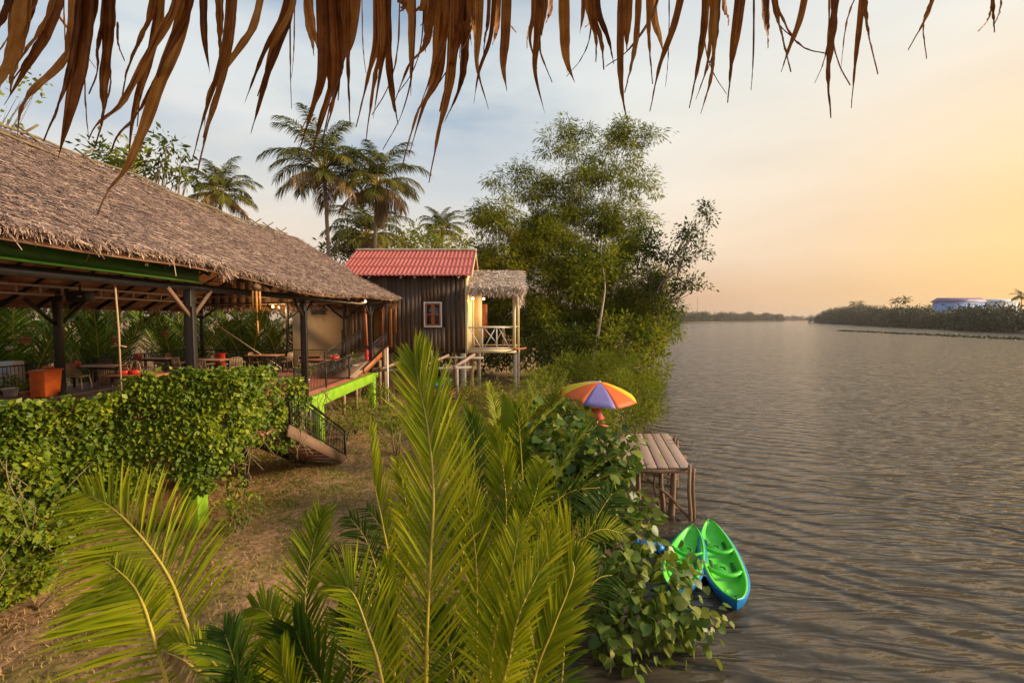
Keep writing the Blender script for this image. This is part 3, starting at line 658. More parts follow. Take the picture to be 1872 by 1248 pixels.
# wheelie bin
bx_, by_ = (81-936)/F*13.9, 13.9
t = empty('wheelie_bin', (bx_, by_, DZ), 'orange plastic wheelie bin with its lid up, at the left end of the deck', 'bin')
s = MB(); V = [(sx*w_, sy*d_, z) for z, w_, d_ in ((.06, .17, .22), (.84, .22, .28)) for sx, sy in ((-1,-1),(1,-1),(1,1),(-1,1))]
V = [(v[0]+bx_, v[1]+by_, v[2]+DZ) for v in V]
s.add(V, [(3,2,1,0),(0,1,5,4),(1,2,6,5),(2,3,7,6),(3,0,4,7)]); s.build('tub', M['orange'], t, bevel=.02)
s = MB(); s.bx(bx_-.25, bx_+.25, by_-.31, by_+.31, DZ+.845, DZ+.89); s.bx(bx_-.18, bx_+.16, by_+.05, by_+.1, DZ+.892, DZ+.98); s.build('lid', M['orange'], t, bevel=.015)
s = MB(); s.tube([(bx_-.25, by_-.38, DZ+.83), (bx_+.25, by_-.38, DZ+.83)], .018, 8); s.build('handle', M['orange'], t)
for sx in (-1, 1):
    s = MB(); s.tube([(bx_+sx*.24, by_+.2, DZ+.10), (bx_+sx*.30, by_+.2, DZ+.10)], .10, 14); s.build('wheel', M['black'], t)
s = MB(); s.bx(bx_-.44, bx_-.29, by_-.1, by_+.12, DZ, DZ+.78)
tag(s.build('orange_crate', M['orange'], bevel=.02), 'narrow orange plastic box standing against the left side of the wheelie bin', 'box')
# white water dispenser
wx, wy = (17-936)/F*14.9, 14.9
t = empty('water_dispenser', (wx, wy, DZ), 'white square cabinet at the left edge of the deck behind a white pot', 'cabinet')
s = MB(); s.bx(wx-.25, wx+.25, wy-.2, wy+.2, DZ+.25, DZ+1.05); s.build('body', M['white'], t, bevel=.05)
s = MB(); s.bx(wx-.22, wx+.22, wy-.18, wy+.18, DZ, DZ+.248); s.build('stand', M['metal_dark'], t)
s = MB(); s.bx(wx-.12, wx+.12, wy-.225, wy-.203, DZ+.62, DZ+.85); s.build('front_panel', M['far_pale'], t)
# pots
def pot(x, y, z, r, h, mt, lab, grp, leafy=.3, nl=90, lm='vine', lsz=.1, saucer=None, up=.6):
    t = empty('potted_plant', (x, y, z), lab, 'potted plant', grp)
    s = MB(); s.lathe((x, y, z), [(r*.7, 0), (r, h*.85), (r*1.08, h*.85), (r*1.08, h), (r*.9, h), (r*.85, h*.8)], 16); s.build('pot', M[mt], t)
    if saucer: s = MB(); s.lathe((x, y, z+.002), [(r*1.15, 0), (r*1.3, .05), (r*1.2, .05), (r*1.1, .02)], 16); s.build('saucer', M[saucer], t)
    s = MB(); d = rng.normal(0, 1, (nl, 3)); d[:, 2] = np.abs(d[:, 2])+up; d = unit(d)
    c = np.array((x, y, z+h))+d*rng.uniform(.2, 1, nl)[:, None]*leafy
    s.scatter(c, d+rng.normal(0, .5, (nl, 3)), rng.normal(0, 1, (nl, 3))+(0, 0, 1), lsz*rng.uniform(.6, 1.2, nl), lsz*.5, 'leaf'); s.build('foliage', M[lm], t)
    return t
PG = 'flower pots on the deck floor'
pot((13-936)/F*14.3, 14.3, DZ, .2, .26, 'white', 'white pot of grey-green leaves at the far left edge of the deck', PG, .42, 160)
pot((646-936)/F*20.2, 20.2, DZ, .26, .42, 'white', 'ribbed white pot on a pink saucer near the red extinguisher', PG, .5, 170, saucer='coral')
pot((555-936)/F*16.4, 16.4, DZ, .16, .26, 'white', 'tall potted shrub behind the railing, at the left end of the green beam', PG, .62, 260, up=1.3)
pot((42-936)/F*13.9, 13.9, DZ, .17, .22, 'terra', 'terracotta pot of small leaves between the white cabinet and the orange bin', PG, .35, 140)
HG = 'clay pots hanging along the back of the deck'
for px, py, D_, lab in ((46, 622, 15.4, 'hanging clay pot furthest left, left of the thick back post'), (211, 621, 17.8, 'hanging clay pot just behind the hanging rope'), (301, 610, 20.9, 'hanging clay pot just left of the big front post'), (16, 634, 15.4, 'small white hanging pot low at the left edge')):
    p = at(px, py, D_); r = .17 if px != 16 else .10
    t = pot(p[0], p[1], p[2]-.1, r, .2 if px != 16 else .1, 'terra' if px != 16 else 'white', lab, HG, .22, 50, lsz=.09)
    s = MB()
    for a in (0, 2.1, 4.2): s.tube([(p[0]+r*math.cos(a), p[1]+r*math.sin(a), p[2]+.1), (p[0], p[1], p[2]+.5)], .005, 4)
    s.tube([(p[0], p[1], p[2]+.5), (p[0], p[1], 5.95)], .005, 4); s.build('hanger', M['metal_dark'], t)
# wind chime hanging from the eave
wc = np.array(at(468, 520, 10.1)); wx, wy, wz = wc
t = empty('wind_chime', (wx, wy, wz-.9), 'orange bamboo wind chime hanging under the thatched eave', 'wind chime')
s = MB(); s.lathe((wx, wy, wz-.12), [(.02, 0), (.085, .03), (.10, .07), (.06, .12), (.02, .14)], 12); s.build('dome', M['dockpost'], t)
for k in range(6):
    a = k*math.pi/3; l_ = .34+.06*(k % 3)
    s = MB(); s.tube([(wx+.075*math.cos(a), wy+.075*math.sin(a), wz-.15), (wx+.075*math.cos(a), wy+.075*math.sin(a), wz-.15-l_)], .024, 8); s.build('bamboo_tube', M['bambooc'], t)
s = MB(); s.tube([(wx, wy, wz-.12), (wx+.01, wy, wz-.80)], .004, 4); s.tube([(wx, wy, wz+.02), (wx, wy, wz+.16)], .004, 4); s.build('cord', M['rope'], t)
s = MB(); s.tube([(wx+.01, wy, wz-.8), (wx+.015, wy, wz-1.08)], .018, 6); s.build('clapper_tail', M['bambooc'], t)
# hanging rope at the hedge
s = MB(); a = at(208, 492, 7.6); b = at(222, 716, 7.75)
s.tube([a, (a+b)/2+(.02, 0, 0), b], .014, 6); k = at(217, 634, 7.7)
t = tag(s.build('hanging_rope', M['rope'], loc=tuple(b)), 'thin tan rope hanging from the green gutter down to the hedge', 'rope')
s = MB(); s.tube([k-(.13, 0, 0), k+(0, 0, .03), k+(.13, 0, 0)], .012, 5); s.build('knot', M['rope'], t)
# speaker
p = at(147, 542, 15.6)
t = empty('loudspeaker', tuple(p), 'black loudspeaker box hung below the pale girder', 'loudspeaker')
s = MB(); s.box(p, (.68, .35, .36)); s.build('cabinet', M['black'], t, bevel=.02)
s = MB(); s.box(p+(.13, -.18, 0), (.14, .01, .025)); s.build('badge', M['white'], t)
s = MB(); s.beam(p+(0, 0, .18), p+(0, 0, .42), .04, .04); s.build('bracket', M['metal_dark'], t)
# leaning pole
s = MB(); a = at(352, 565, 21.0); b = at(521, 677, 21.8); s.tube([a, b], .03, 7)
tag(s.build('leaning_pole', M['steel'], loc=tuple(b)), 'long thin pale pole leaning diagonally across the deck', 'pole')
# orange pole and extinguisher at the end post
s = MB(); a = at(667, 553, 20.5); b = at(671, 632, 20.5); s.tube([a, b], .055, 9)
tag(s.build('orange_pole', M['shutter'], loc=tuple(b)), 'short orange wooden pole fixed against the last front post', 'pole')
p = at(671, 658, 20.55)
t = empty('fire_extinguisher', tuple(p), 'red fire extinguisher hanging on the last front post', 'fire extinguisher')
s = MB(); s.lathe(p, [(.075, 0), (.085, .03), (.085, .36), (.05, .46), (.03, .5)], 14); s.build('cylinder', M['red'], t, smooth=True)
s = MB(); s.tube([p+(0, 0, .5), p+(.0, 0, .57)], .02, 8); s.beam(p+(-.06, 0, .58), p+(.07, 0, .60), .02, .02); s.build('valve', M['black'], t)
s = MB(); s.tube([p+(.04, -.03, .55), p+(.12, -.05, .4), p+(.1, -.05, .15)], .012, 6); s.build('hose', M['black'], t)
# lit lamps
def lamp(p, lab, e=6, r=.045):
    p = np.array(p); t = empty('hanging_lamp', tuple(p), lab, 'lamp', 'small lit lamps')
    s = MB(); s.lathe(p-(0, 0, r), [(.01, 0), (r*.8, r*.35), (r, r), (r*.8, r*1.6), (.01, 2*r)], 10); s.build('bulb', M['bulb'], t, smooth=True)
    s = MB(); s.lathe(p+(0, 0, r), [(.05, 0), (.035, .05), (.012, .07), (.012, .14)], 10); s.build('socket', M['lamp_metal'], t)
    l = bpy.data.lights.new('lamp_light', 'POINT'); l.energy = e; l.color = (1, .62, .28); l.shadow_soft_size = .05
    o = bpy.data.objects.new('lamp_light', l); C.objects.link(o); o.parent = t; o.location = (0, -.12, -.05)
lamp(at(499, 561, 21.9), 'small lit bulb on the far middle post, below the gable boards', 80)
lamp(at(668, 551, 20.2), 'small lit bulb on top of the orange pole', 16)
lamp(at(510, 562, 22.1), 'second faint bulb right of the lamp on the far middle post', 5, .03)
# ================================================================ cabin on stilts
CBX = empty('wooden_cabin', (-5.2, 25.5, 1.3), 'dark plank cabin on stilts with a red tiled roof and a small white-framed window', 'cabin')
X0, X1, YA, YB = -8.3, -2.33, 23.3, 28.0; ZF, ZT = 3.72, 7.5
s = MB()
x = -6.35
wins = (-4.50, -3.58, 4.93, 6.22)
while x < X1-.01:
    w_ = min(rng.uniform(.17, .27), X1-x); o = rng.uniform(0, .025)
    r_ = rng.beta(2, 2.2)*.75
    if x+w_ > wins[0]+.03 and x < wins[1]-.03:
        s.bx(x, x+w_-.008, YA-o, YA+.05, ZF-rng.uniform(0, .08), wins[2], r_); s.bx(x, x+w_-.008, YA-o, YA+.05, wins[3], ZT, r_)
    else: s.bx(x, x+w_-.008, YA-o, YA+.05, ZF-rng.uniform(0, .10), ZT, r_)
    x += w_
s.bx(-6.35, X1, YA+.051, YA+.1, ZF, wins[2], .1); s.bx(-6.35, X1, YA+.051, YA+.1, wins[3], ZT, .1)
s.bx(-6.35, wins[0], YA+.051, YA+.1, wins[2]+.001, wins[3]-.001, .1); s.bx(wins[1], X1, YA+.051, YA+.1, wins[2]+.001, wins[3]-.001, .1)
s.build('front_wall', M['plank_dark'], CBX)
s = MB(); x = -8.3
while x < -6.36:          # left part with reddish planks and doorway
    w_ = min(rng.uniform(.16, .24), -6.36-x)
    if not (-7.2 < x+w_/2 < -6.62): s.bx(x, x+w_-.008, YA+.02-rng.uniform(0, .02), YA+.09, ZF-.02, ZT, rng.choice([.3, .8, .97, .5, .99]))
    else: s.bx(x, x+w_-.008, YA+.02, YA+.09, 6.15, ZT, .5)
    x += w_
s.build('door_wall', M['plank_dark'], CBX)
s = MB(); s.bx(X0, X1, YB-.06, YB, ZF, ZT); s.bx(X0, X0+.06, YA+.1, YB-.06, ZF, ZT); s.build('back_wall', M['plank_dark'], CBX)
s = MB()
for (xa, xb, ya, yb) in ((-8.3, -2.4, YA+.11, YA+.16),): s.bx(xa, xb, YA+.11, YB-.07, ZF-.12, ZF-.0)
s.build('floor', M['plank_dark'], CBX)
s = MB()
for k in range(9): s.bx(-6.28+k*0-.0, -6.12, YA-.045, YA-.028, ZF+.2, 5.9) if k == 0 else None
s.bx(-6.05, -5.88, YA-.05, YA-.03, ZF+.9, 6.1); s.build('orange_plank', M['plank_orange'], CBX)
d = MB(); d.bx(-7.22, -6.60, YA+.3, YA+.34, ZF, 6.15); d = d.build('doorway', M['plank_dark'], CBX)
c_ = MB()
for k in range(12): c_.bx(-7.15+k*.042, -7.15+k*.042+.038, YA+.22+.02*(k % 2), YA+.25+.02*(k % 2), ZF+.5, 6.0)  # yellow strips stand in for the warm lit interior behind the door
c_.build('painted_room_light', M['painted_room_light'], d)
s = MB(); s.bx(-7.26, -7.18, YA-.03, YA+.018, ZF, 6.2); s.bx(-6.66, -6.58, YA-.03, YA+.018, ZF, 6.2); s.bx(-7.18, -6.66, YA-.03, YA+.018, 6.12, 6.2); s.build('door_frame', M['shutter'], d)
# window
wf = MB(); a, b, c0, c1_ = wins
wf.bx(a-.0, a+.065, YA-.07, YA+.06, c0, c1_); wf.bx(b-.065, b, YA-.07, YA+.06, c0, c1_); wf.bx(a+.065, b-.065, YA-.07, YA+.06, c0, c0+.065); wf.bx(a+.065, b-.065, YA-.07, YA+.06, c1_-.065, c1_)
wf = wf.build('window', M['white'], CBX, bevel=.004)
xm = (a+b)/2
for xa, xb in ((a+.068, xm-.004), (xm+.004, b-.068)):
    s = MB(); y0, y1 = YA-.035, YA+.0; z0, z1 = c0+.068, c1_-.068; zm = (z0+z1)/2; e = .085
    s.bx(xa, xa+e, y0, y1, z0, z1); s.bx(xb-e, xb, y0, y1, z0, z1)
    s.bx(xa+e, xb-e, y0, y1, z0, z0+e); s.bx(xa+e, xb-e, y0, y1, z1-e, z1); s.bx(xa+e, xb-e, y0, y1, zm-.03, zm+.03)
    s.build('window_sash', M['shutter'], wf, bevel=.004)
s = MB(); s.bx(a+.07, b-.07, YA+.005, YA+.015, c0+.07, c1_-.07); s.build('window_pane', M['glass'], wf)
# side wall, cream planks
s = MB(); y = YA+.02
while y < YB-.01:
    w_ = min(.2, YB-y); s.bx(X1+.002, X1+.05+rng.uniform(0, .006), y, y+w_-.006, ZF, ZT+.2, rng.random()); y += w_
s.build('side_wall', M['yellow_wood'], CBX)
s = MB(); s.bx(X1-.06, X1+.075, YA-.045, YA+.015, ZF-.15, ZT); s.build('corner_post', M['yellow_wood'], CBX)
# tiled roof
def tiled(mb, xa, xb, yr, zr, ye, ze, rows=3, pitch=.215):
    nx_ = int((xb-xa)/pitch*6); xs_ = np.linspace(xa, xb, nx_+1)
    wav = .035*np.maximum(np.sin(2*math.pi*(xs_-xa)/pitch), -.35)
    for r_ in range(rows):
        t0 = r_/rows; t1 = (r_+1)/rows+(.02 if r_ < rows-1 else 0)
        V = []
        for t, dz in ((t0, 0.0), (t1-.03, .045), (t1, .05)):
            for x_, w_ in zip(xs_, wav): V.append((x_, yr+(ye-yr)*t+(.03*math.sin(2*math.pi*(x_-xa)/pitch) if t > .99*t1 else 0), zr+(ze-zr)*t+w_+dz+r_*.0))
        for x_, w_ in zip(xs_, wav): V.append((x_, yr+(ye-yr)*t1, zr+(ze-zr)*t1+w_-.01))
        k = nx_+1
        f = [(j*k+i, (j+1)*k+i, (j+1)*k+i+1, j*k+i+1) for j in range(3) for i in range(nx_)]
        mb.add(V, f, .2+.25*r_)
s = MB(); ridge = (25.75, 9.16); tiled(s, -8.75, -2.0, ridge[0], ridge[1], 22.85, 7.52, 3); tiled(s, -8.75, -2.0, ridge[0], ridge[1], 28.6, 7.52, 3)
rf = s.build('roof', M['roof_red'], CBX)
s = MB(); s.tube([(x_, ridge[0], ridge[1]+.05+.012*math.sin(x_*9)) for x_ in np.linspace(-8.78, -1.97, 40)], .085, 8); s.build('ridge_cap', M['ridge'], rf)
for xx in (-2.02, -8.73):
    s = MB(); s.beam((xx, ridge[0], ridge[1]-.1), (xx, 28.6, 7.44), .03, .14); s.beam((xx, ridge[0], ridge[1]-.1), (xx, 22.9, 7.44), .03, .14)
    s.build('barge_board', M['yellow_wood'], rf)
s = MB(); s.add([(X1+.03, YA+.1, ZT+.05), (X1+.03, YB, ZT+.05), (X1+.03, ridge[0], 9.0)], [(0,1,2)]); s.add([(X0, YA+.1, ZT), (X0, YB, ZT), (X0, ridge[0], 9.0)], [(0,1,2)]); s.build('gable', M['plank_dark'], CBX)
for xx in (-7.2, -5.6, -4.9, -3.9, -2.7):
    s = MB(); s.beam((xx, YA-.02, 7.52), (xx, 22.95, 7.42), .05, .09); s.build('rafter_end', M['white'], rf)
# stilts
for (x, y, w_, mt) in ((-2.45, 22.9, .24, 'concrete'), (-2.2, 24.6, .2, 'timber'), (-1.95, 26.5, .22, 'concrete'), (-5.2, 23.5, .14, 'timber'), (-8.0, 23.6, .2, 'timber'), (-6.3, 23.7, .22, 'timber'), (-5.0, 27.6, .2, 'concrete'), (-7.9, 27.6, .2, 'concrete'), (-3.4, 26.9, .16, 'timber'), (.16, 23.45, .17, 'concrete'), (.34, 25.9, .2, 'concrete')):
    s = MB(); s.beam((x, y, gz(x, y)-.3), (x, y, ZF-.12), w_, w_); s.build('stilt', M[mt], CBX, bevel=.01)
# porch
PO = MB(); PO.bx(-2.25, .34, 23.32, 26.1, 3.66, 3.76)
PO.build('porch_floor', M['plank_orange'], CBX)
s = MB(); s.bx(-2.27, .22, 23.24, 23.315, 3.62, 3.80); s.beam((.36, 23.26, 3.7), (.36, 26.2, 3.7), .05, .16); s.build('porch_edge_board', M['yellow_wood'], CBX)
s = MB(); s.beam((.1, 23.1, 3.80), (.72, 23.9, 3.83), .1, .08); s.build('porch_beam_end', M['shutter'], CBX)
for (x, y, w_) in ((.12, 23.36, .16), (.36, 25.9, .12), (-2.22, 26.0, .1)):
    s = MB(); s.beam((x, y, 3.76), (x, y, 7.0 if y < 24 else 7.5), w_, w_); s.build('porch_post', M['yellow_wood'], CBX)
zr0, zr1 = 3.86, 4.92
def xr(px): return (px-936)/F*23.36
s = MB(); s.beam((-2.25, 23.36, zr1), (.04, 23.36, zr1), .07, .07); s.beam((-2.25, 23.36, zr0), (.04, 23.36, zr0), .05, .05)
for px in (882, 908): s.beam((xr(px), 23.36, zr0), (xr(px), 23.36, zr1), .055, .055)
for pa, za, pb, zb in ((858, 1, 879, 0), (884, 1, 906, .3), (885, 0, 906, 1), (911, 1, 932, 0)):
    s.beam((xr(pa), 23.37, zr0+(zr1-zr0)*za), (xr(pb), 23.37, zr0+(zr1-zr0)*zb), .045, .04)
s.build('porch_railing', M['white'], CBX)
s = MB(); s.beam((.34, 23.42, zr1), (.36, 25.85, zr1), .06, .06); s.beam((.34, 23.42, zr0), (.36, 25.85, zr0), .05, .05)
for y in np.arange(23.6, 25.8, .22): s.beam((.35, y, zr0), (.35, y, zr1), .16, .02, up=(1, 0, 0))
s.beam((-2.2, 26.05, zr1), (.3, 26.05, zr1), .06, .06); s.beam((-2.2, 26.05, zr0), (.3, 26.05, zr0), .05, .05)
s.beam((-1.0, 26.05, zr0), (-.45, 26.05, zr1), .04, .04); s.beam((-.45, 26.05, zr0), (-.45, 26.05, zr1), .04, .04)
s.build('porch_side_railing', M['yellow_wood'], CBX)
s = MB(); s.bx(-2.15, -1.72, 26.12, 26.2, 3.8, 7.4); s.build('porch_screen', M['yellow_wood'], CBX)
s = MB(); s.bx(-1.71, -1.42, 26.14, 26.2, 4.3, 6.2); s.build('porch_shutter', M['shutter'], CBX)
# thatched awning
aw = MB(); N = 5200
def awz(y): return 7.98-(25.7-y)*.40
X = rng.uniform(-2.2, .58, N); Y = rng.uniform(22.85, 25.7, N)
aw.add([(-2.2, 22.9, awz(22.9)), (.56, 22.9, awz(22.9)), (.56, 25.7, awz(25.7)), (-2.2, 25.7, awz(25.7))], [(0,1,2,3)], .2)
aw.add([(-2.2, 22.9, awz(22.9)-.12), (.56, 22.9, awz(22.9)-.12), (.56, 25.7, awz(25.7)-.12), (-2.2, 25.7, awz(25.7)-.12)], [(3,2,1,0)], .2)
a = rng.normal(0, .7, N); aw.scatter(np.stack([X, Y, awz(Y)+rng.uniform(.02, .12, N)], 1), np.stack([np.sin(a), -np.cos(a)*.9, -np.cos(a)*.45+rng.normal(0, .2, N)], 1), np.stack([rng.normal(0, .5, N), np.full(N, -.4), np.full(N, .9)], 1), rng.uniform(.12, .38, N), rng.uniform(.02, .05, N), 'straw', rng.beta(2.6, 1.4, N))
fringe(aw, (-2.2, 22.88, awz(22.88)+.02), (.58, 22.88, awz(22.88)+.02), 1300, .15, .5, .25, out=(0, -.5, 0), wid=(.015, .05))
fringe(aw, (.54, 22.9, awz(22.9)), (.56, 25.7, awz(25.7)), 600, .15, .45, .2, out=(.1, 0, 0), wid=(.015, .05))
fringe(aw, (.2, 22.9, awz(22.9)-.1), (.54, 23.2, awz(22.9)-.1), 160, .5, .95, .15, out=(0, -.1, 0), wid=(.015, .05))
aw = aw.build('thatched_awning', M['thatch_pale'], CBX)
s = MB(); s.beam((-1.95, 25.76, 8.03), (.78, 25.76, 8.0), .1, .06); s.build('red_edge', M['roof_red'], aw)
s = MB(); s.beam((-2.2, 23.3, 6.98), (.6, 23.3, 6.98), .07, .09); s.beam((-2.2, 25.6, 7.7), (.6, 25.6, 7.7), .07, .09); s.build('awning_beam', M['yellow_wood'], aw)
lamp((-2.05, 23.9, 6.42), 'left one of the two warm lamps on the porch wall', 14, .06)
lamp((-1.55, 25.0, 6.45), 'right one of the two warm lamps on the porch', 14, .06)
# porch chair
t = copy_tree(protos['chair_tan']); t.location = (-.25, 25.2, 3.76); t.rotation_euler.z = R(70); tag(t, 'brown chair on the cabin porch behind the crossed white railing', group='x'); 
del t['group']
# cream annex
AN = empty('cream_annex', (-10.6, 26.5, 1.3), 'cream rendered block with one small window, behind the far railing', 'building')
s = MB(); xa, xb, y0 = -12.0, -8.85, 24.9
s.bx(xa, xb, y0, y0+3.2, 1.0, 6.6); s.build('wall', M['cream'], AN)
s = MB(); px0, px1 = (567-936)/F*y0, (598-936)/F*y0; z1_, z0_ = 5.35+19.5*y0/F, 5.35+6*y0/F
s.bx(px0, px1, y0-.05, y0-.003, z0_, z1_); w__ = s.build('window', M['white'], AN)
s = MB(); s.bx(px0+.07, px1-.07, y0-.058, y0-.052, z0_+.07, z1_-.07); s.build('window_pane', M['pane'], w__)
s = MB(); s.add([(xa-.3, y0-.3, 6.65), (xb+.2, y0-.3, 6.65), (xb+.2, y0+3.5, 7.0), (xa-.3, y0+3.5, 7.0), (xa-.3, y0-.3, 6.72), (xb+.2, y0-.3, 6.72), (xb+.2, y0+3.5, 7.07), (xa-.3, y0+3.5, 7.07)], [(3,2,1,0),(4,5,6,7),(0,1,5,4),(1,2,6,5),(2,3,7,6),(3,0,4,7)]); s.build('roof', M['roof_red'], AN)
# ramp
RA = empty('ramp', (-7, 21, 2.9), 'sloping wooden ramp with black railing rising from the deck to the cabin door', 'ramp')
s = MB(); s.beam((-7.0, 18.4, 2.98), (-7.0, 23.15, 3.86), 1.3, .06); s.build('walkway', M['timber'], RA)
s = MB(); s.beam((-6.3, 19.3, 3.12), (-6.3, 23.1, 3.88), .06, .24); s.build('edge_board', M['plank_orange'], RA)
railing((-7.68, 18.6, 3.0), (-7.68, 23.0, 3.85), .95, RA); railing((-6.36, 20.9, 3.4), (-6.36, 23.0, 3.85), .85, RA, posts=True)
for x, y in ((-6.3, 21.6), (-6.35, 22.9)):
    s = MB(); s.tube([(x, y, gz(x, y)-.2), (x, y, 3.4)], .08, 8); s.build('stilt', M['timber'], RA)
railing((-8.35, 22.35, DZ), (-8.35, 22.36, DZ), 1.9, RA, name='tall_gate_post')

# timber frame before the cabin
TF = empty('timber_frame', (-4, 21.5, 1.3), 'bare frame of grey timber bars and thin posts standing before the cabin stilts', 'frame')
def seg(p, q, w_, h_, mt, name='beam'):
    s = MB(); s.beam(at(*p), at(*q), w_, h_); return s.build(name, M[mt], TF)
seg((685, 677, 21.0), (862, 671, 21.0), .10, .10, 'concrete'); seg((772, 654, 22.6), (884, 654, 22.6), .10, .10, 'concrete')
seg((695, 675, 20.9), (737, 659, 22.7), .12, .12, 'timber'); seg((773, 669, 20.9), (820, 649, 22.7), .10, .10, 'dockwood'); seg((830, 671, 20.9), (867, 648, 22.7), .12, .12, 'dockwood')
for px, y0_, yb_, D_, w_, mt in ((708, 636, 735, 20.9, .07, 'white'), (836, 673, 737, 20.9, .09, 'steel'), (789, 640, 700, 22.7, .05, 'timber'), (703, 640, 722, 22.0, .16, 'timber')):
    a = at(px, y0_, D_); s = MB(); s.beam(a, (a[0], a[1], gz(a[0], a[1])-.2), w_, w_); s.build('post', M[mt], TF)
# plank platform
p = on(838, 716, 1.75); PT = empty('plank_platform', (p[0], p[1], 1.3), 'low reddish plank platform under the cabin by the thick grey stilt', 'platform')
s = MB()
for k in range(5): s.beam((p[0]-.55+k*.24, p[1]-.9, 1.72), (p[0]-.25+k*.24, p[1]+1.5, 1.75), .22, .04)
s.build('planks', M['plank_orange'], PT)
s = MB(); s.beam((p[0]-.7, p[1]-.9, 1.62), (p[0]+.6, p[1]-.9, 1.62), .08, .14); s.beam((p[0]-.4, p[1]+1.4, 1.62), (p[0]+.9, p[1]+1.4, 1.62), .08, .14); s.build('cross_beam', M['timber'], PT)
for dx, dy in ((-.6, -.88), (.5, -.88), (-.2, 1.38), (.75, 1.38)):
    s = MB(); s.beam((p[0]+dx, p[1]+dy, 1.0), (p[0]+dx, p[1]+dy, 1.56), .08, .08); s.build('leg', M['timber'], PT)
# coiled red hose near the thin white post
p = on(700, 722, 1.3)
s = MB(); s.tube([(p[0]+.13*math.cos(a)+.02*math.sin(3*a), p[1]+.05*math.sin(a*.7), p[2]+.35+.28*math.sin(a)+a*.004) for a in np.linspace(0, 22, 90)], .014, 5)
tag(s.build('coiled_hose', M['coral'], loc=(p[0], p[1], p[2])), 'coil of red hose hanging at the thin white post before the cabin', 'hose')

# ================================================================ dock
def dk(u, v): # u across planks (m), v along
    o = np.array((4.78, 11.95)); ax = unit(np.array((.62, 3.6))); bxv = np.array((-1.0, .0)); 
    q = o+ax*v+bxv*u; return q
DK = empty('dock', (3.6, 13.6, .0), 'weathered plank dock on crooked wooden posts over the water', 'dock')
for k in range(8):
    s = MB(); g_ = .012+rng.uniform(0, .008); e0 = rng.uniform(-.03, .03); zt = 1.41+rng.uniform(-.006, .006)
    q = [dk(k*.30+g_, e0), dk(k*.30+.30-g_, e0), dk(k*.30+.30-g_, 3.62+rng.uniform(-.05, .05)), dk(k*.30+g_, 3.62+rng.uniform(-.05, .05))]
    V = [(a[0], a[1], zt-.045) for a in q]+[(a[0], a[1], zt) for a in q]
    s.add(V, [(3,2,1,0),(4,5,6,7),(0,1,5,4),(1,2,6,5),(2,3,7,6),(3,0,4,7)]); s.build('plank', M['dockwood'], DK, bevel=.004)
for v in (.06, 1.2, 2.4, 3.5):
    a = dk(-.12, v); b = dk(2.5, v); s = MB(); s.beam((a[0], a[1], 1.29), (b[0], b[1], 1.29), .08, .11); s.build('joist', M['dockpost'], DK)
for u, v, r_, top, ln_ in ((.06, -.07, .05, 1.50, .03), (-.07, .04, .045, 1.36, .02), (.42, .25, .085, 1.3, -.05), (.72, .5, .065, 1.3, .05), (.95, .2, .03, 1.3, .12), (1.3, .9, .06, 1.3, 0), (-.06, 2.35, .05, 1.50, 0), (-.05, 2.75, .05, 1.5, .02), (-.02, 3.55, .05, 1.35, 0), (.9, 3.5, .055, 1.3, 0), (2.2, .1, .06, 1.3, 0), (2.2, 3.5, .06, 1.3, 0)):
    a = dk(u, v); s = MB(); s.tube([(a[0]+ln_*2, a[1], -1.2), (a[0]+ln_+.02, a[1]+.02, .2), (a[0]-.01, a[1], .8), (a[0], a[1], top)], [r_*1.1, r_*1.05, r_*.95, r_*.9], 9, cap=True); s.build('post', M['dockpost'], DK)
s = MB(); s.tube([at(1183, 876, 12.3), at(1222, 905, 12.1), at(1258, 945, 11.9)], [.03, .04, .035], 7); s.build('brace', M['dockpost'], DK)
for q_ in ((1195, 868, 12.6, 1240, 876, 12.4), (1200, 905, 12.6, 1248, 935, 12.3)):
    s = MB(); s.tube([at(*q_[:3]), at(*q_[3:])], .022, 6); s.build('brace', M['dockpost'], DK)

# ================================================================ umbrella
um = at(1096, 699, 13.4); ux, uy, uz = um
UM = empty('beach_umbrella', (ux+.25, uy, gz(ux, uy)), 'open beach umbrella with yellow, orange and purple panels, tilted by the water', 'umbrella')
axis_ = unit(np.array((.07, -.16, 1.0))); e1 = unit(np.cross((0, 1, 0), axis_)); e2 = np.cross(axis_, e1)
cols = ['u_orange', 'u_yellow', 'u_purple', 'u_orange', 'u_yellow', 'u_orange', 'u_yellow', 'u_orange']
rad_ = 1.13
def cpt(a, t):
    pass
    return um+(e1*math.cos(a)+e2*math.sin(a))*rad_*t-axis_*(.40*t**1.6)
order = {0: 'u_orange', 1: 'u_yellow', 2: 'u_yellow', 3: 'u_orange', 4: 'u_purple', 5: 'u_orange'}
BA = [-90-78, -90-32, -90+16, -90+66, -90+108, -90+152, -90+196, -90+239, -90-78+360]
